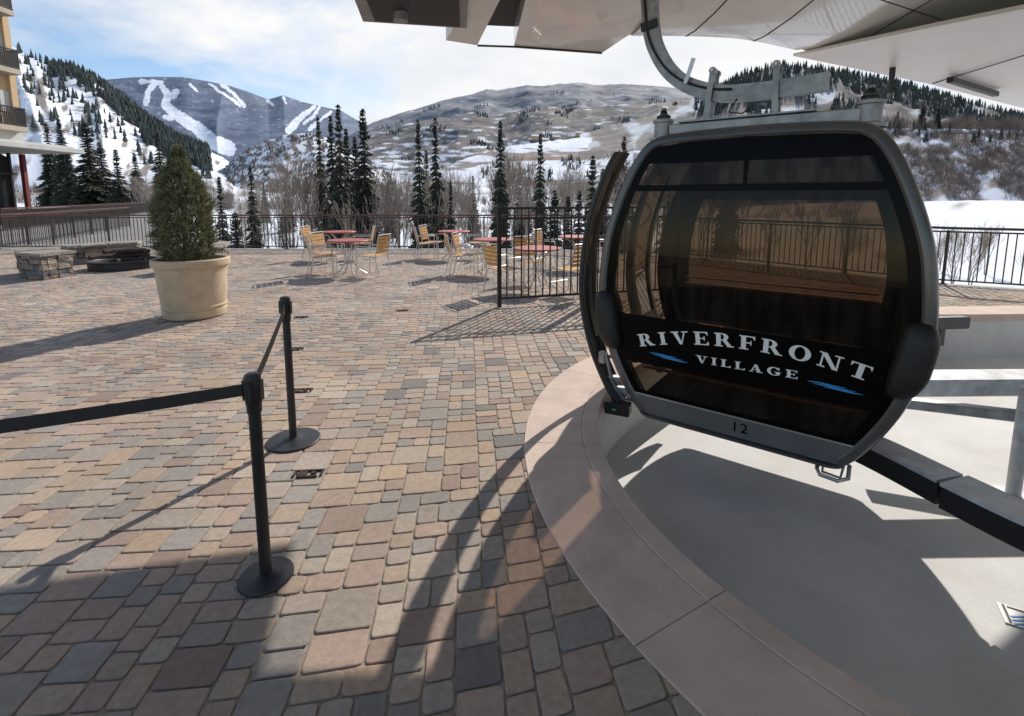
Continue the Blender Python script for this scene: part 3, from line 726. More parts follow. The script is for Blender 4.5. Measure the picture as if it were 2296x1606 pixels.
for i in range(10500):
    z=1.53*(rr.random()**1.1); th=rr.random()*6.283
    rad=interp(z,PZ,PR); lump=1+.28*noise.noise(Vector((math.cos(th)*2.6,math.sin(th)*2.6,z*7)))+.3*noise.noise(Vector((math.cos(th)*6,math.sin(th)*6,z*16)))
    f=rr.random()**.4; rp=rad*lump*(.45+.5*f)
    p=Vector((math.cos(th)*rp,math.sin(th)*rp,z)); d=Vector((math.cos(th),math.sin(th),rr.uniform(.1,1.1)+max(0,z-1.1)*3)).normalized()
    d=(d+Vector((rr.gauss(0,.3),rr.gauss(0,.3),rr.gauss(0,.25)))).normalized()
    sprig(p,d,rr.uniform(.04,.11),.009)
part('crown',mb,'bluespruce',o)
# ------------------------------------------------------------------ chairs and tables
def make_chair():
    o=thing('patio_chair',(0,0,0),0,label='patio chair with yellow wood slats and aluminium frame on the pavers',category='chair',group='patio chairs around the tables')
    mb=MB()
    for k in range(6): mb.box((0,-.19+k*.075,.455),(.43,.062,.014))
    part('seat',mb,'slat',o)
    mb=MB()
    for k in range(5):
        z=.56+k*.075; mb.box((0,.235+(z-.45)*.22,z),(.43,.014,.062),0,None,-.2)
    part('backrest',mb,'slat',o)
    mb=MB()
    for s in(-1,1):
        x=s*.235
        mb.path([(x,.33,.0),(x,.24,.42),(x,.26,.5),(x,.345,.93)],.011,8)
        mb.path([(x,-.25,.0),(x,-.24,.45),(x,-.2,.47),(x,.22,.44)],.011,8)
        mb.path([(x,-.24,.45),(x,-.25,.64),(x,-.2,.67),(x,.28,.66)],.010,8)
    mb.tube((-.235,.345,.93),(.235,.345,.93),.011); mb.tube((-.235,-.245,.2),(.235,-.245,.2),.008); mb.tube((-.235,.285,.2),(.235,.285,.2),.008)
    part('frame',mb,'chrome',o,True)
    return o
def make_table():
    o=thing('patio_table',(0,0,0),0,label='round red topped patio table with aluminium legs',category='table',group='patio tables on the plaza')
    mb=MB(); mb.lathe([(0,.715),(.42,.715),(.432,.722),(.432,.738),(.425,.745),(0,.745)],40); part('tabletop',mb,'red',o,True)
    for k in range(4):
        a=k*math.pi/2+.6; c,s=math.cos(a),math.sin(a)
        mb=MB(); mb.path([(c*.36,s*.36,.0),(c*.2,s*.2,.1),(c*.07,s*.07,.3),(c*.07,s*.07,.5),(c*.28,s*.28,.714)],.013,8); part('leg',mb,'chrome',o,True)
    return o
chair=make_chair(); reg(chair); table=make_table(); reg(table)
TB=[((-3.46,10.35),[(205,.52),(-15,.55),(150,.62)]),((-4.55,12.9),[(185,.58),(5,.58)]),((-1.55,13.1),[(190,.72),(160,.62),(0,.6)]),((-.42,10.6),[(185,.5),(205,.72)]),((.45,8.75),[(215,.7),(-40,.7),(100,.6)]),((1.5,11.3),[(160,.65),(20,.65)])]
fc=True
for ti,((x,y),ch) in enumerate(TB):
    if ti==0: table.location=(x,y,.0)
    else: copy_thing(table,(x,y,0),ti*.7)
    for (dg,rd) in ch:
        t=math.radians(dg); px,py=x+math.cos(t)*rd,y+math.sin(t)*rd
        rz=math.atan2(y-py,x-px)+math.pi/2+R.uniform(-.25,.25)
        if fc: chair.location=(px,py,0); chair.rotation_euler=(0,0,rz); fc=False; chair.scale=(.94,.94,.94)
        else: copy_thing(chair,(px,py,0),rz)
# ------------------------------------------------------------------ fire pit
FP=(-9.05,11.35)
o=thing('fire_pit',(*FP,0),0,label='low round black steel fire pit filled with logs',category='fire pit')
mb=MB(); mb.lathe([(.6,0),(.66,0),(.67,.16),(.69,.18),(.69,.2),(.62,.2),(.6,.17),(.6,.02)],40); part('ring',mb,'dark',o,True)
mb=MB(); mb.lathe([(0,.09),(.3,.1),(.6,.08)],20); part('ash_bed',mb,'soil',o)
for i in range(9):
    a=R.random()*3.14; x,y=R.uniform(-.3,.3),R.uniform(-.3,.3); z=.19+.10*(i//3)
    lo=thing('firewood_log',(FP[0]+x,FP[1]+y,z),a,label='charred split log lying in the fire pit',category='log',group='logs in the fire pit')
    mb=MB(); l=R.uniform(.25,.36); mb.path([(-l,0,0),(-l*.3,.012,.01),(l*.4,-.01,0),(l,0,.02)],[.05,.058,.055,.045],9); part('wood',mb,'log',lo)
def stone_bench(a0,a1,r0,r1,h,lab,seed):
    rr=random.Random(seed); o=thing('stone_bench',(*FP,0),0,label=lab,category='stone seat wall',group='stone seat walls around the fire pit')
    mb=MB(); SC=[(.24,.2,.165),(.17,.16,.155),(.29,.235,.18),(.2,.155,.13),(.13,.125,.125)]
    def stone(aa,ab,ra,rb_,z0,z1):
        j=lambda:rr.uniform(-.018,.018)
        P_=[(ra,aa),(ra,ab),(rb_,ab),(rb_,aa)]
        lo=[(r*math.cos(a)+j(),r*math.sin(a)+j(),z0+j()*.4) for r,a in P_]; hi=[(r*math.cos(a)+j(),r*math.sin(a)+j(),z1+j()*.5) for r,a in P_]
        k=rr.uniform(.75,1.25); mb.add(lo+hi,[(0,1,2,3),(7,6,5,4),(0,4,5,1),(1,5,6,2),(2,6,7,3),(3,7,4,0)],tuple(c*k for c in rr.choice(SC)))
    z=0
    while z<h-.08:
        ch=rr.uniform(.07,.15); z1=min(z+ch,h-.07)
        for (ra,rb_) in ((r0,r0+.15),(r1-.15,r1)):
            a=a0
            while a<a1:
                da=rr.uniform(.12,.42)/ra; b=min(a+da,a1)
                pr=rr.uniform(-.022,.022)
                stone(a+.004,b-.004,ra-pr,rb_+pr,z+.004,z1-.004); a=b
        for (ca,cb_) in ((a0,a0+.12/r0),(a1-.12/r0,a1)):
            stone(ca,cb_,r0+.1,(r0+r1)/2,z+.004,z1-.004); stone(ca,cb_,(r0+r1)/2+.01,r1-.1,z+.004,z1-.004)
        z=z1
    part('stone_wall',mb,'stone',o)
    mb=MB(); a=a0-.02
    def cap(aa,ab):
        vs=[];n=4
        k=rr.uniform(.85,1.15); c=(.3*k,.265*k,.225*k); e0,e1=rr.uniform(-.03,.03),rr.uniform(-.03,.03); hz=rr.uniform(-.012,.012)
        for i in range(n+1):
            t=aa+(ab-aa)*i/n; w1=rr.uniform(-.012,.012); w2=rr.uniform(-.012,.012)
            for r_,z_ in ((r0-.03+e0+w1,h-.066),(r0-.04+e0+w1,h-.01+hz),(r0-.02+e0+w1,h+hz),(r1+.02+e1+w2,h+hz),(r1+.04+e1+w2,h-.01+hz),(r1+.03+e1+w2,h-.066)): vs.append((r_*math.cos(t),r_*math.sin(t),z_))
        fs=[(i*6+j,i*6+(j+1)%6,i*6+6+(j+1)%6,i*6+6+j) for i in range(n) for j in range(6)]+[(0,1,2,3,4,5),tuple(len(vs)-1-j for j in range(6))]
        mb.add(vs,fs,c)
    while a<a1+.02-.05:
        b=min(a+rr.uniform(.35,.75)/r0,a1+.02); cap(a+.004,b-.004); a=b
    part('cap_stone',mb,'stone',o)
stone_bench(math.radians(203),math.radians(262),1.15,1.75,.54,'curved stacked stone seat wall with flat stone cap',1)
stone_bench(math.radians(118),math.radians(168),1.6,2.15,.48,'curved stacked stone seat wall behind the fire pit',2)
stone_bench(math.radians(-25),math.radians(50),1.55,2.1,.5,'curved stacked stone seat wall next to the potted spruce',3)
# ------------------------------------------------------------------ hotel
o=thing('hotel_building',(-27.6,28,0),0,label='tan stucco hotel with dark iron balconies above a glass entrance',category='building')
mb=MB(); mb.box((-9,-7,9.9),(18,14,11.5)); part('wall',mb,'stucco',o)
mb=MB(); mb.box((-9,-7,2.1),(17.4,13.4,4.1)); part('storefront_glass',mb,'darkglass',o)
mb=MB()
for y in (-.35,-1.7,-3.1,-4.5): mb.box((-.25,y,2.05),(.12,.12,4.0))
mb.box((-.25,-3,2.9),(.08,6,.12)); part('mullion',mb,'dark',o)
for y in (-.1,-2.5):
    mb=MB(); mb.box((.25,y,2.0),(.2,.2,3.98)); part('column',mb,'redcol',o)
mb=MB(); mb.box((-2.5,-3.5,4.25),(10.2,9.5,.28)); mb.box((-2.5,-3.5,4.45),(9.6,8.9,.1)); part('entrance_canopy',mb,'palec',o)
mb=MB(); mb.box((-1.2,-1.5,4.9),(2.9,3.2,.75)); part('parapet',mb,'palec',o)
for f,zf in enumerate((5.3,8.35,11.4,14.4)):
    mb=MB(); mb.box((.15,-1.9,zf),(1.3,3.6,.28)); part('balcony_slab',mb,'slab',o)
    mb=MB()
    for y in [(-3.65+i*.1) for i in range(36)]: mb.box((.76,y,zf+.62),(.03,.03,.95))
    for x in [(-.0+i*.1) for i in range(8)]: mb.box((x,-.14,zf+.62),(.03,.03,.95))
    mb.box((.76,-1.9,zf+1.12),(.06,3.6,.06)); mb.box((.36,-.14,zf+1.12),(.8,.06,.06)); mb.box((.76,-1.9,zf+.2),(.04,3.6,.05)); part('balcony_railing',mb,'dark',o)
    mb=MB(); mb.box((.03,-1.9,zf+1.35),(.06,2.2,2.2)); part('window',mb,'darkglass',o)
    mb=MB(); mb.box((.02,-.45,zf+1.5),(.08,.5,1.1)); part('window_panel',mb,'palec',o)
mb=MB(); mb.box((.06,-.02,10),(.3,.35,11)); part('corner_pilaster',mb,'stucco',o)
# ------------------------------------------------------------------ gondola cabin
HP=[(0,-.08),(.45,-.08),(.62,-.075),(.70,-.02),(.80,.12),(.92,.36),(1.0,.62),(1.035,.85),(1.035,1.05),(1.0,1.35),(.93,1.6),(.85,1.81),(.765,1.97),(.68,2.06),(.56,2.10),(.3,2.115),(0,2.12)]
hp=catmull(HP,5)
loop=hp+[(-x,z) for x,z in hp[-2:0:-1]]
nl=len(loop)
def inset(d):
    out=[]
    for i in range(nl):
        a=loop[i-1];b=loop[(i+1)%nl]; t=Vector((b[0]-a[0],b[1]-a[1])).normalized()
        dd_=d*(.45 if loop[i][1]<-.04 else 1)
        out.append((loop[i][0]-t.y*dd_,loop[i][1]+t.x*dd_))
    return out
DEP=1.45
def yf(z): return -.07*(1-((z-.95)/1.15)**2)
inn=inset(.075)
pts_=[p for p in inn if p[0]>=0]; pts_.sort(key=lambda p:p[1]); pz_=[p[1] for p in pts_]; px_=[p[0] for p in pts_]
def w_in(z): return interp(z,pz_,px_)
cab=thing('gondola_cabin',(1.566,3.32,0),math.atan2(-.6,.8),label='dark grey gondola cabin with tinted glass and white lettering',category='gondola')
def Y(y,z,front=True): return (yf(z)+y) if front else (DEP-yf(z)-y)
body=MB()
for front in (True,False):
    secs=[(0,.14),(0,.02),(.012,-.012),(.028,-.022),(.062,-.022),(.075,-.008),(.075,.05)]
    rings=[inset(d) for d,_ in secs]; vs=[];fs=[];m=len(secs)
    for i in range(nl):
        for (d,y),rg in zip(secs,rings): vs.append((rg[i][0],Y(y,rg[i][1],front),rg[i][1]))
    for i in range(nl):
        j=(i+1)%nl
        for k in range(m-1): fs.append((i*m+k,i*m+k+1,j*m+k+1,j*m+k))
    body.add(vs,fs)
part('end_frame',body,'hull',cab,True)
i2=inset(.02); shell=MB(); sg=MB()
for i in range(nl):
    j=(i+1)%nl; a,b=i2[i],i2[j]; zc=(a[1]+b[1])/2; xc=(a[0]+b[0])/2
    dst=None
    if zc>1.93 or zc<.03: dst=shell
    elif xc>0: dst=shell if zc<.6 else sg
    if dst is None: continue
    dst.add([(a[0],Y(.13,a[1]),a[1]),(b[0],Y(.13,b[1]),b[1]),(b[0],Y(.13,b[1],False),b[1]),(a[0],Y(.13,a[1],False),a[1])],[(0,1,2,3)])
part('body_shell',shell,'floorblack',cab,True); part('side_window',sg,'glass',cab,True)
mb=MB(); mb.box((0,DEP/2,-.03),(1.3,DEP-.2,.06)); part('floor_pan',mb,'floorblack',cab)
def rows(mb,z0,z1,xl,xr,off,front,n=14,nx=10):
    vs=[];fs=[]
    for i in range(n+1):
        z=z0+(z1-z0)*i/n; a=xl(z);b=xr(z)
        for k in range(nx+1): vs.append((a+(b-a)*k/nx,Y(off,z,front),z))
    for i in range(n):
        for k in range(nx): q=i*(nx+1)+k; fs.append((q,q+1,q+nx+2,q+nx+1) if front else (q+nx+1,q+nx+2,q+1,q))
    mb.add(vs,fs)
for front in (True,False):
    g=MB(); rows(g,.12,1.93,lambda z:-w_in(z)-.01,lambda z:w_in(z)+.01,.0,front,30); part('end_window',g,'glass',cab,True)
    fr=MB(); e=-.004
    bw=.06 if front else .15
    rows(fr,.12,1.93,lambda z:-w_in(z)-.008,lambda z:-w_in(z)+bw,e,front,30,2); rows(fr,.12,1.93,lambda z:w_in(z)-bw,lambda z:w_in(z)+.008,e,front,30,2)
    ins=lambda z:w_in(z)-bw
    rows(fr,.37,.75,lambda z:-ins(z),ins,e,front); rows(fr,1.69 if front else 1.62,1.735,lambda z:-ins(z),ins,e,front,3); rows(fr,1.89,1.93,lambda z:-ins(z),ins,e,front,2); rows(fr,.12,.15,lambda z:-ins(z),ins,e,front,2)
    rows(fr,1.735,1.89,lambda z:-.012,lambda z:.012,e-.002,front,3,1)
    part('window_border',fr,'frit',cab,True)
    lo=MB(); rows(lo,-.035,.12,lambda z:-w_in(max(z,.0))-.02,lambda z:w_in(max(z,.0))+.02,-.010,front,5); part('lower_sill',lo,'sill',cab)
    tp=MB(); rows(tp,1.93,2.045,lambda z:-w_in(z)-.01,lambda z:w_in(z)+.01,-.003,front,4); part('upper_trim',tp,'frit',cab)
g=MB(); rows(g,1.74,1.885,lambda z:-w_in(z)+.08,lambda z:-.015,-.006,True,4); rows(g,1.74,1.885,lambda z:.015,lambda z:w_in(z)-.08,-.006,True,4); part('vent_window',g,'ventglass',cab)
mb=MB(); rows(mb,.112,.124,lambda z:-w_in(z),lambda z:w_in(z),-.013,True,2); part('trim_strip',mb,'chrome',cab)
for yb in (.16,.87):
    mb=MB(); mb.box((0,yb+.22,.36),(1.5,.4,.05)); 
    for k in range(9): mb.box((-.64+k*.16,yb+.22,.40),(.12,.38,.02))
    part('bench_seat',mb,'floorblack',cab)
    mb=MB(); mb.box((0,yb+(.42 if yb<.5 else .01),.345),(1.5,.02,.03)); mb.box((0,yb+(.0 if yb<.5 else .44),.27),(1.45,.03,.015)); part('bench_edge',mb,'amber',cab)
    if yb>.5:
        mb=MB(); mb.box((0,1.33,.6),(1.6,.04,.38)); part('bench_backrest',mb,'floorblack',cab)
        mb=MB()
        for z in (.80,.86): mb.box((0,1.31,z),(1.55,.02,.018))
        part('bench_top_rail',mb,'amber',cab)
mb=MB()
for k in range(22): mb.box((-.62+k*.059,DEP/2,.006),(.03,1.1,.010))
part('floor_grating',mb,'floorblack',cab)
mb=MB()
for y0,y1 in ((.12,.2),(DEP-.2,DEP-.12)):
    for i in range(nl):
        j=(i+1)%nl; a,b=i2[i],i2[j]
        if a[0]<0 and b[0]<0 and .0<(a[1]+b[1])/2<1.97:
            mb.add([(a[0],y0+yf(a[1]),a[1]),(b[0],y0+yf(b[1]),b[1]),(b[0],y1+.02,b[1]),(a[0],y1+.02,a[1])],[(0,1,2,3)])
part('corner_post',mb,'hull2',cab,True)
left=[p for p in loop if p[0]<-.5 and -.04<p[1]<2.0]; left.sort(key=lambda p:p[1])
def door(y0,y1):
    d=MB(); gl=MB(); off=.155
    def strip(M_,ya,yb,th,o2=0,zlo=-9,zhi=9):
        P_=[p for p in left if zlo<=p[1]<=zhi]; vs=[];fs=[]
        for x,z in P_:
            x2=x-off-o2
            vs+=[(x2,ya,z),(x2-th,ya,z),(x2-th,yb,z),(x2,yb,z)]
        for i in range(len(P_)-1):
            for j in range(4): fs.append((i*4+j,i*4+(j+1)%4,i*4+4+(j+1)%4,i*4+4+j))
        fs+=[(0,1,2,3),tuple(len(vs)-1-j for j in range(4))]
        M_.add(vs,fs)
    strip(d,y0,y0+.05,.05); strip(d,y1-.05,y1,.05)
    strip(d,y0+.05,y1-.05,.035,.005,-9,.5); strip(d,y0+.05,y1-.05,.035,.005,1.82,9)
    strip(gl,y0+.05,y1-.05,.006,.02,.45,1.85)
    dd=part('door',d,'hull',cab,True); part('door_glass',gl,'doorglass',dd,True)
    s=MB(); strip(s,y0-.012,y0+.0,.03,.01); part('door_seal',s,'rubber',dd,True)
    return dd
door(-.02,.17); door(.92,1.45)
mb=MB()
for z in (.12,.3): 
    mb.tube((-.78-.0,.15,z),(-1.0,.02,z+.04),.014); 
mb.path([(-.78,.1,-.02),(-.86,.05,.0),(-.93,.0,.15),(-.98,-.02,.38)],.014,8)
mb.path([(-.72,.2,.0),(-.9,.1,.05),(-.98,.06,.2)],.012,8)
mb.box((-.86,.08,.06),(.16,.05,.05),.3); mb.box((-1.02,.0,.33),(.05,.04,.1)); mb.box((-.9,.06,.16),(.09,.06,.03),.5)
part('door_linkage',mb,'galv',cab,True)
mb=MB(); mb.box((-.86,-.02,-.06),(.2,.1,.10),.2); part('control_box',mb,'rubber',cab)
mb=MB(); mb.box((-.87,-.075,-.06),(.03,.01,.012),.2); part('indicator_light',mb,'green',cab)
for sx,zc in ((-1,.68),(1,.72)):
    mb=MB(); n1_,n2_=18,24; vs=[];fs=[]
    for i in range(n1_+1):
        ph=-math.pi/2+math.pi*i/n1_
        for k in range(n2_):
            t=2*math.pi*k/n2_
            sg_=lambda c,e:math.copysign(abs(c)**e,c)
            zz_=sg_(math.sin(ph),.7)*.235; rr_=abs(math.cos(ph))**.6
            xb=interp(zc+zz_,[.3,.62,.85,1.0],[.89,.985,1.02,1.02])
            vs.append((sx*(xb-.05)+sg_(math.cos(t),.7)*.095*rr_,.03+sg_(math.sin(t),.7)*.13*rr_+yf(zc),zc+zz_))
    for i in range(n1_):
        for k in range(n2_): fs.append((i*n2_+k,i*n2_+(k+1)%n2_,(i+1)*n2_+(k+1)%n2_,(i+1)*n2_+k))
    mb.add(vs,fs); part('rubber_bumper',mb,'rubber',cab,True)
mb=MB(); mb.box((0,.3,2.16),(1.25,.1,.09)); mb.box((-.1,.3,2.212),(.9,.16,.012)); mb.box((0,1.15,2.16),(1.25,.1,.09)); mb.box((-.5,.72,2.15),(.1,.75,.07)); mb.box((.4,.72,2.15),(.1,.75,.07))
part('roof_beam',mb,'galv',cab)
for x in (-.69,.63):
    for y in (.3,1.15):
        mb=MB(); mb.lathe([(0,2.08),(.10,2.08),(.10,2.105),(.07,2.115),(.068,2.22),(.08,2.225),(.08,2.245),(.045,2.26),(.042,2.285),(.02,2.29),(.018,2.34),(0,2.34)],24,(x,y,0)); part('suspension_damper',mb,'galv',cab,True)
        mb=MB(); mb.lathe([(.0,2.262),(.052,2.262),(.055,2.275),(.03,2.29),(.022,2.32),(.012,2.335),(0,2.336)],16,(x,y,0)); part('damper_cap',mb,'rubber',cab,True)
mb=MB(); mb.path([(.53,.1,-.08),(.53,.0,-.11),(.55,-.05,-.12),(.65,-.07,-.12),(.70,-.02,-.11),(.70,.1,-.08)],.013,8); mb.path([(.56,.1,-.09),(.56,.02,-.13),(.66,.0,-.13),(.67,.1,-.09)],.009,8); part('step_loop',mb,'chrome',cab,True)
# lettering
def Rr(x0,y0,x1,y1): return [(x0,y0),(x1,y0),(x1,y1),(x0,y1)]
def ring(cx_,cy_,rx,ry,ix,iy,a0,a1,n=22):
    out=[]
    for i in range(n):
        a=math.radians(a0+(a1-a0)*i/n);b=math.radians(a0+(a1-a0)*(i+1)/n)
        out.append([(cx_+rx*math.cos(a),cy_+ry*math.sin(a)),(cx_+rx*math.cos(b),cy_+ry*math.sin(b)),(cx_+ix*math.cos(b),cy_+iy*math.sin(b)),(cx_+ix*math.cos(a),cy_+iy*math.sin(a))])
    return out
GL={
'R':(.98,[Rr(.1,0,.34,1),Rr(0,0,.44,.08),Rr(0,.92,.4,1),Rr(.28,.45,.4,.53),[(.40,.5),(.62,.53),(.94,.0),(.68,0)],Rr(.66,0,1.0,.08)],ring(.40,.72,.34,.28,.11,.2,-90,90,14)),
'I':(.46,[Rr(.11,0,.35,1),Rr(0,0,.46,.08),Rr(0,.92,.46,1)],[]),
'V':(.96,[[(.08,1),(.34,1),(.6,0),(.44,0)],[(.75,1),(.83,1),(.58,0),(.5,0)],Rr(-.02,.92,.45,1),Rr(.6,.92,.98,1)],[]),
'E':(.82,[Rr(.1,0,.34,1),Rr(0,.92,.78,1),Rr(0,0,.81,.08),Rr(.3,.46,.58,.54),[(.62,.94),(.78,.94),(.78,.7)],[(.64,.06),(.81,.06),(.81,.3)],Rr(.55,.34,.61,.66)],[]),
'F':(.78,[Rr(.1,0,.34,1),Rr(0,.92,.78,1),Rr(0,0,.46,.08),Rr(.3,.46,.58,.54),[(.62,.94),(.78,.94),(.78,.7)],Rr(.55,.34,.61,.66)],[]),
'O':(.98,[],ring(.49,.5,.49,.53,.24,.44,0,360,36)),
'N':(1.0,[Rr(.12,0,.2,1),[(.06,1),(.32,1),(.88,0),(.66,0)],Rr(.8,0,.88,1),Rr(0,0,.34,.08),Rr(.65,.92,1.02,1),Rr(0,.92,.26,1)],[]),
'T':(.86,[Rr(.31,0,.55,1),Rr(0,.92,.86,1),[(0,.94),(.13,.94),(0,.68)],[(.73,.94),(.86,.94),(.86,.68)],Rr(.18,0,.68,.08)],[]),
'L':(.78,[Rr(.1,0,.34,1),Rr(0,.92,.46,1),Rr(0,0,.77,.08),[(.6,.06),(.77,.06),(.77,.32)]],[]),
'A':(1.0,[[(.11,0),(.19,0),(.51,1),(.42,1)],[(.6,0),(.88,0),(.58,1),(.38,1)],Rr(.2,.27,.72,.34),Rr(0,0,.32,.08),Rr(.53,0,1.0,.08)],[]),
'G':(.99,[Rr(.64,.06,.88,.42),Rr(.52,.39,.98,.47),Rr(.79,.66,.86,1)],ring(.49,.5,.49,.53,.24,.44,35,325,30)),
}
def text(word,s0,s1,h,trk,base,name='lettering',m='white'):
    tot=sum(GL[c][0] for c in word)+trk*(len(word)-1); sc=(s1-s0)/tot
    mb=MB(); x=0; q=0
    for ch in word:
        wd,ps,rg=GL[ch]; cxl=s0+(x+wd/2)*sc; bz,ang=base(cxl)
        for p in ps+[None]:
            lst=[p] if p is not None else rg
            q+=1
            for pp in lst:
                vs=[]
                for (a,b) in pp:
                    lx=(a-wd/2)*sc; lz=b*h
                    X=cxl+lx*math.cos(ang)-lz*math.sin(ang); Z=bz+lx*math.sin(ang)+lz*math.cos(ang)
                    vs.append((X,Y(-.0065-.00025*(q%7),Z),Z))
                mb.add(vs,[tuple(range(len(vs)))])
        x+=wd+trk
    part(name,mb,m,cab)
Ra=2.7
def arc(s):
    d=s-.04; z=.622-(Ra-math.sqrt(Ra*Ra-d*d))+d*.035
    return z,math.atan(-d/Ra+.035)
text('RIVERFRONT',-.675,.755,.096,.28,arc)
text('VILLAGE',-.25,.39,.054,.3,lambda s:(.475+(s-.07)*.03,.03))
def swoosh(x0,x1,z0):
    mb=MB()
    for k,(dz,a,b) in enumerate(((.008,0,.72),(-.004,.1,.88),(-.015,.3,1))):
        vs=[];n=14
        for i in range(n+1):
            f=i/n; g=a+(b-a)*f; X=x0+(x1-x0)*g; zc=z0+dz+.0035*math.sin((f*1.6+.2)*math.pi)+(g-.5)*.008; wv=.0045*math.sin(math.pi*f)**.7+.0002
            for s in(-1,1): vs.append((X,Y(-.007-.0002*k,zc+s*wv),zc+s*wv))
        mb.add(vs,[(2*i,2*i+2,2*i+3,2*i+1) for i in range(n)])
    part('wave_mark',mb,'blue',cab)
swoosh(-.60,-.30,.462); swoosh(.44,.74,.48)
cu=bpy.data.curves.new('t','FONT'); cu.body='12'; cu.size=.105; cu.align_x='CENTER'; cu.extrude=.001; cu.space_character=1.15
to=bpy.data.objects.new('t',cu); COL.objects.link(to); bpy.context.view_layer.update()
me=bpy.data.meshes.new_from_object(to.evaluated_get(bpy.context.evaluated_depsgraph_get())); bpy.data.objects.remove(to)
for v in me.vertices: v.co=Vector((v.co.x+.06,Y(-.014,v.co.y+.012)-v.co.z,v.co.y+.012))
me.materials.clear(); me.materials.append(M['frit']); link('number_marking',me,cab)
# hanger arm
arm=thing('gondola_hanger',(1.566,3.32,0),math.atan2(-.6,.8),label='curved galvanised steel hanger arm holding the gondola cabin',category='hanger arm')
AP=catmull([(-1.03,3.9),(-1.03,3.5),(-1.01,3.25),(-.97,3.0),(-.86,2.78),(-.72,2.63),(-.56,2.54),(-.36,2.48),(-.1,2.465),(.15,2.47),(.36,2.48)],5)
mb=MB(); vs=[];fs=[]
for i,p in enumerate(AP):
    a=AP[max(i-1,0)];b=AP[min(i+1,len(AP)-1)]; t=Vector((b[0]-a[0],b[1]-a[1])).normalized(); n_=Vector((-t.y,t.x)); hw=.065
    for (o_,y) in ((-hw,.71),(-hw,.79),(hw,.79),(hw,.71)): vs.append((p[0]+n_.x*o_,y,p[1]+n_.y*o_))
for i in range(len(AP)-1):
    for j in range(4): fs.append((i*4+j,i*4+(j+1)%4,i*4+4+(j+1)%4,i*4+4+j))
fs+=[(0,1,2,3),tuple(len(vs)-1-j for j in range(4))]
mb.add(vs,fs); part('curved_arm',mb,'galv',arm)
p,q=AP[12],AP[13]
mb=MB(); mb.box(((p[0]+q[0])/2,.70,(p[1]+q[1])/2),(.07,.02,.15),0,None,0,-math.atan2(q[1]-p[1],q[0]-p[0])); part('arm_bracket',mb,'dark',arm)
mb=MB(); mb.path([(p[0]-.03,.695,p[1]+.03) for p in AP[8:38]],.010,6); part('cable',mb,'rubber',arm,True)
for (x0,z0,x1,z1) in ((-.44,2.66,-.49,2.2),(.02,2.64,.03,2.19)):
    for y in (.685,.815):
        mb=MB(); d=Vector((x1-x0,0,z1-z0)); L_=d.length; an=math.atan2(d.x,-d.z)
        mb.box(((x0+x1)/2,y,(z0+z1)/2),(.042,.018,L_+.04),0,None,0,-an)
        mb.tube((x0,y-.018,z0),(x0,y+.018,z0),.028,n=14); mb.tube((x1,y-.018,z1),(x1,y+.018,z1),.028,n=14)
        part('link_plate',mb,'galv',arm)
    for (xx,zz_) in ((x0,z0),(x1,z1)):
        mb=MB(); mb.tube((xx,.65,zz_),(xx,.85,zz_),.012); part('pivot_bolt',mb,'chrome',arm,True)
mb=MB(); mb.box((-.62,.66,2.68),(.03,.02,.2),0,None,0,.3); part('release_lever',mb,'chrome',arm)
mb=MB(); mb.path([(-.25,.7,2.42),(-.3,.68,2.32),(-.2,.68,2.3),(-.12,.7,2.36)],.006,6); part('sensor_wire',mb,'rubber',arm,True)
# ------------------------------------------------------------------ guide rail and framing in the pit
rail=thing('guide_rail',(2.2,3.7,0),0,label='curved galvanised guide rail with black rubber side in the turnaround',category='guide rail')
def curvebeam(P,zt,w,hh,name,m,root):
    P=catmull(P,6); vs=[];fs=[]; mb=MB(); ox,oy=root.location.x,root.location.y
    for i,p in enumerate(P):
        a=P[max(i-1,0)];b=P[min(i+1,len(P)-1)]; t=Vector((b[0]-a[0],b[1]-a[1])).normalized(); n_=Vector((-t.y,t.x))
        for (o_,z) in ((-w/2,zt-hh),(w/2,zt-hh),(w/2,zt),(-w/2,zt)): vs.append((p[0]+n_.x*o_-ox,p[1]+n_.y*o_-oy,z))
    for i in range(len(P)-1):
        for j in range(4): fs.append((i*4+j,i*4+(j+1)%4,i*4+4+(j+1)%4,i*4+4+j))
    fs+=[(0,1,2,3),tuple(len(vs)-1-j for j in range(4))]
    mb.add(vs,fs); part(name,mb,m,root)
G1=[(1.95,3.95),(2.3,3.6),(2.5,3.2),(2.63,2.755)]; G2=[(2.638,2.735),(2.77,2.36),(3.0,2.02),(3.35,1.8)]
curvebeam(G1,-.02,.22,.02,'top_plate','galv2',rail); curvebeam(G1,-.042,.19,.14,'rubber_side','rubber',rail)
curvebeam(G2,-.02,.25,.02,'top_plate','galv2',rail); curvebeam(G2,-.042,.22,.14,'rubber_side','rubber',rail)
mb=MB(); mb.box((1.45,-1.75,-.4),(.08,.08,.44)); mb.box((1.1,-1.75,-.24),(.7,.05,.05)); part('support_leg',mb,'galv2',rail)
fr=thing('steel_structure',(3.2,3.9,0),0,label='galvanised steel support beams and post beside the gondola track',category='steel frame')
mb=MB(); mb.box((1.1,.05,.08),(2.6,.12,.15),.02); mb.box((1.1,.05,.17),(2.6,.24,.015),.02); part('beam',mb,'galv2',fr)
mb=MB(); mb.box((.75,-.1,-.1),(1.9,.1,.08),-.35); part('brace',mb,'galv',fr)
mb=MB(); mb.tube((.62,-.42,PADZ),(.62,-.42,.25),.045,n=16); mb.tube((.62,-.42,PADZ),(.62,-.42,PADZ+.02),.12,n=20); part('post',mb,'galv2',fr,True)
mb=MB(); mb.box((1.05,-1.1,-.25),(1.0,.09,.05),-.1); part('cross_beam',mb,'cream',fr)
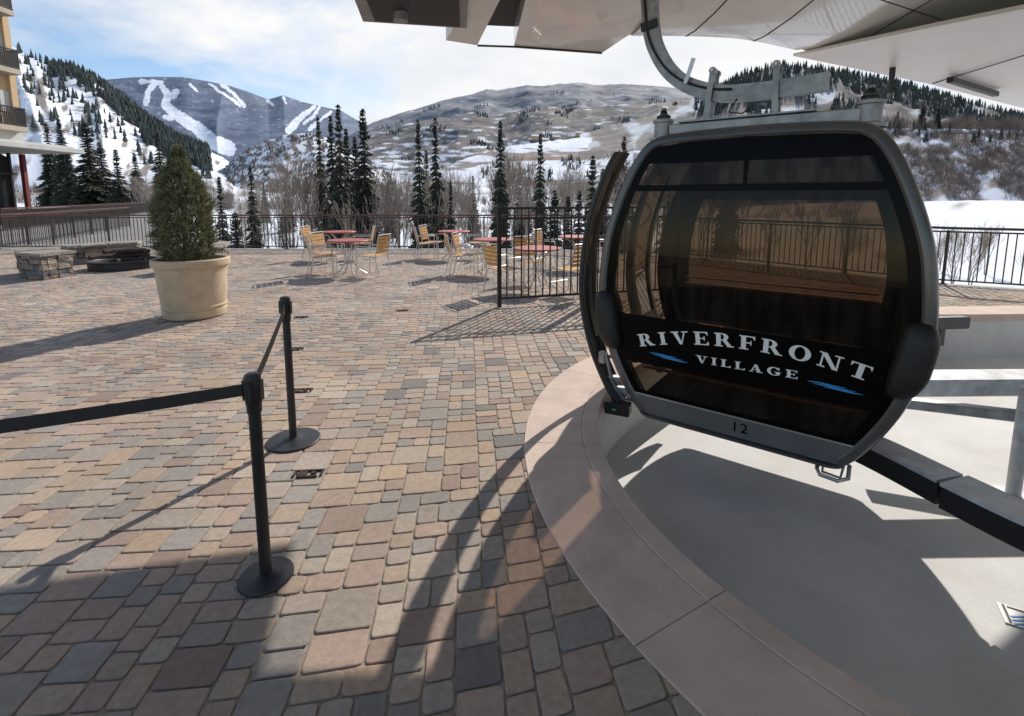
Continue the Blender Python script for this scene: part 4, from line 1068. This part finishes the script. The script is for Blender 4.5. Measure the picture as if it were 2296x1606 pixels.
g2=thing('bumper_rail',(4.6,6.2,0),0,label='dark grey horizontal guard beam along the pit wall',category='guard rail')
mb=MB(); mb.box((.2,.1,-.02),(2.6,.12,.16),.1); part('beam',mb,'hull2',g2)
for x in (-.7,.3,1.2):
    mb=MB(); mb.box((x,.25+x*.1,-.2),(.06,.3,.3)); part('bracket',mb,'hull2',g2)
fs_=thing('floor_sign',(2.78,2.37,PADZ+.004),-.55,label='small white floor sign with blue and black marks on the concrete',category='sign')
mb=MB(); mb.box((0,0,.002),(.22,.16,.004)); part('plate',mb,'white',fs_)
mb=MB()
for k in range(3): mb.box((-.02,-.045+k*.028,.0055),(.12,.010,.002),.5)
part('blue_mark',mb,'blue',fs_)
mb=MB(); mb.box((-.085,0,.0055),(.012,.14,.002)); mb.box((.01,.06,.0055),(.16,.012,.002)); part('black_mark',mb,'black',fs_)
# ------------------------------------------------------------------ station canopy
K=1.129
def kp(P): return [(x*K,y*K) for x,y in P]
can=thing('station_canopy',(0,0,0),0,label='large overhanging gondola station roof with pale glossy panels and dark seams',category='station roof')
mb=MB(); mb.prism(kp([(-.45,4.9),(.3,5.15),(1.2,4.9),(2.3,4.95),(3.2,5.3),(5.6,6.6),(9,8.3),(14,9.5),(14,-6),(-.9,-6),(-.9,3.9)]),3.95,4.6); part('roof_core',mb,'dark',can)
mb=MB(); mb.prism(kp([(-.66,5.15),(-.36,5.31),(-.07,4.14),(.35,2.4),(.35,-5),(.0,-5),(.0,2.4),(-.31,4.14)]),[3.4,3.4,3.46,3.5,3.5,3.5,3.5,3.46],4.0); part('edge_panel',mb,'cream',can)
mb=MB(); mb.prism(kp([(.02,5.35),(.98,5.58),(1.13,5.09),(1.68,4.14),(2.2,2.0),(2.2,-5),(.6,-5),(.6,2.4),(.12,4.14)]),[3.4,3.4,3.42,3.5,3.56,3.6,3.6,3.54,3.46],4.1); part('soffit_panel',mb,'soffit',can)
mb=MB(); mb.prism(kp([(-.36,5.30),(.02,5.345),(.12,4.14),(.6,2.4),(.35,2.4),(-.07,4.14)]),3.62,3.9); part('dark_seam',mb,'dark',can)
mb=MB(); mb.prism(kp([(-.36,5.312),(.02,5.352),(.98,5.582),(.97,5.55),(.02,5.32),(-.35,5.28)]),3.385,3.398); part('edge_strip',mb,'dark',can)
mb=MB()
edge=catmull(kp([(1.16,5.09),(1.7,5.10),(2.3,5.2),(3.07,5.57),(4.3,6.2),(5.7,6.9),(7.2,7.8),(8.8,8.7),(13,9.8)]),5)
ds=[0,.05,.25,.6,1.1,1.8,2.8,4.5,8]; zs=[3.50,3.41,3.40,3.44,3.54,3.66,3.75,3.80,3.82]
vs=[];fs=[]
for (x,y) in edge:
    for d,z in zip(ds,zs): vs.append((x+d*.12,y-d*K,z))
m=len(ds)
for i in range(len(edge)-1):
    for j in range(m-1): fs.append((i*m+j,i*m+j+1,(i+1)*m+j+1,(i+1)*m+j))
n0=len(vs)
for (x,y) in edge: vs.append((x,y-.05,4.0)); 
for i in range(len(edge)-1): fs.append((n0+i,n0+i+1,(i+1)*m,i*m))
mb.add(vs,fs); part('curved_soffit',mb,'soffit',can,True)
for i in (5,11,17,24):
    x,y=edge[i]; mb=MB(); mb.path([(x+d*.12,y-d*K,z-.001) for d,z in zip(ds[1:],zs[1:])],.007,6); part('panel_seam',mb,'dark',can)
mb=MB(); mb.path([(x+1.1*.12,y-1.1*K,3.54-.001) for x,y in edge[:26]],.006,6); part('panel_seam',mb,'dark',can)
mb=MB(); mb.prism(kp([(3.07,5.60),(5.7,6.95),(8.8,8.75),(13,9.9),(13,1),(5.6,1.6),(4.5,3.2),(3.7,4.5)]),[3.37,3.37,3.37,3.37,3.18,3.2,3.24,3.31],[3.4,3.4,3.4,3.4,3.22,3.24,3.28,3.35]); part('fascia_panel',mb,'cream',can)
mb=MB(); mb.path([(5.7*K,6.9*K,3.363),(5.2*K,4.6*K,3.28),(4.8*K,2.9*K,3.22)],.007,6); part('panel_seam',mb,'dark',can)
mb=MB(); mb.prism(kp([(-1.33,4.62),(-.42,4.80),(-.25,3.2),(-1.1,3.2)]),3.4,3.78); part('end_beam',mb,'armgrey',can)
mb=MB(); mb.prism(kp([(-1.20,4.54),(-.47,4.68),(-.36,3.4),(-1.05,3.4)]),3.37,3.396); part('beam_recess',mb,'dark',can)
mb=MB(); mb.tube((-1.05,4.88,3.37),(-1.05,4.88,3.29),.06,.07,20); part('lamp',mb,'armgrey',can,True)
mb=MB(); mb.box((5.1,6.85,3.2),(.05,.05,.34)); part('hanging_bracket',mb,'dark',can)
mb=MB(); mb.box((7.0,7.7,3.29),(1.9,.08,.08),.55); part('edge_strut',mb,'dark',can)
mb=MB(); mb.tube((8,1.2,PADZ),(8,1.2,4.0),.3,n=24); part('support_column',mb,'armgrey',can,True)
mb=MB(); mb.tube((2,-4,0),(2,-4,4.0),.3,n=24); part('support_column',mb,'armgrey',can,True)
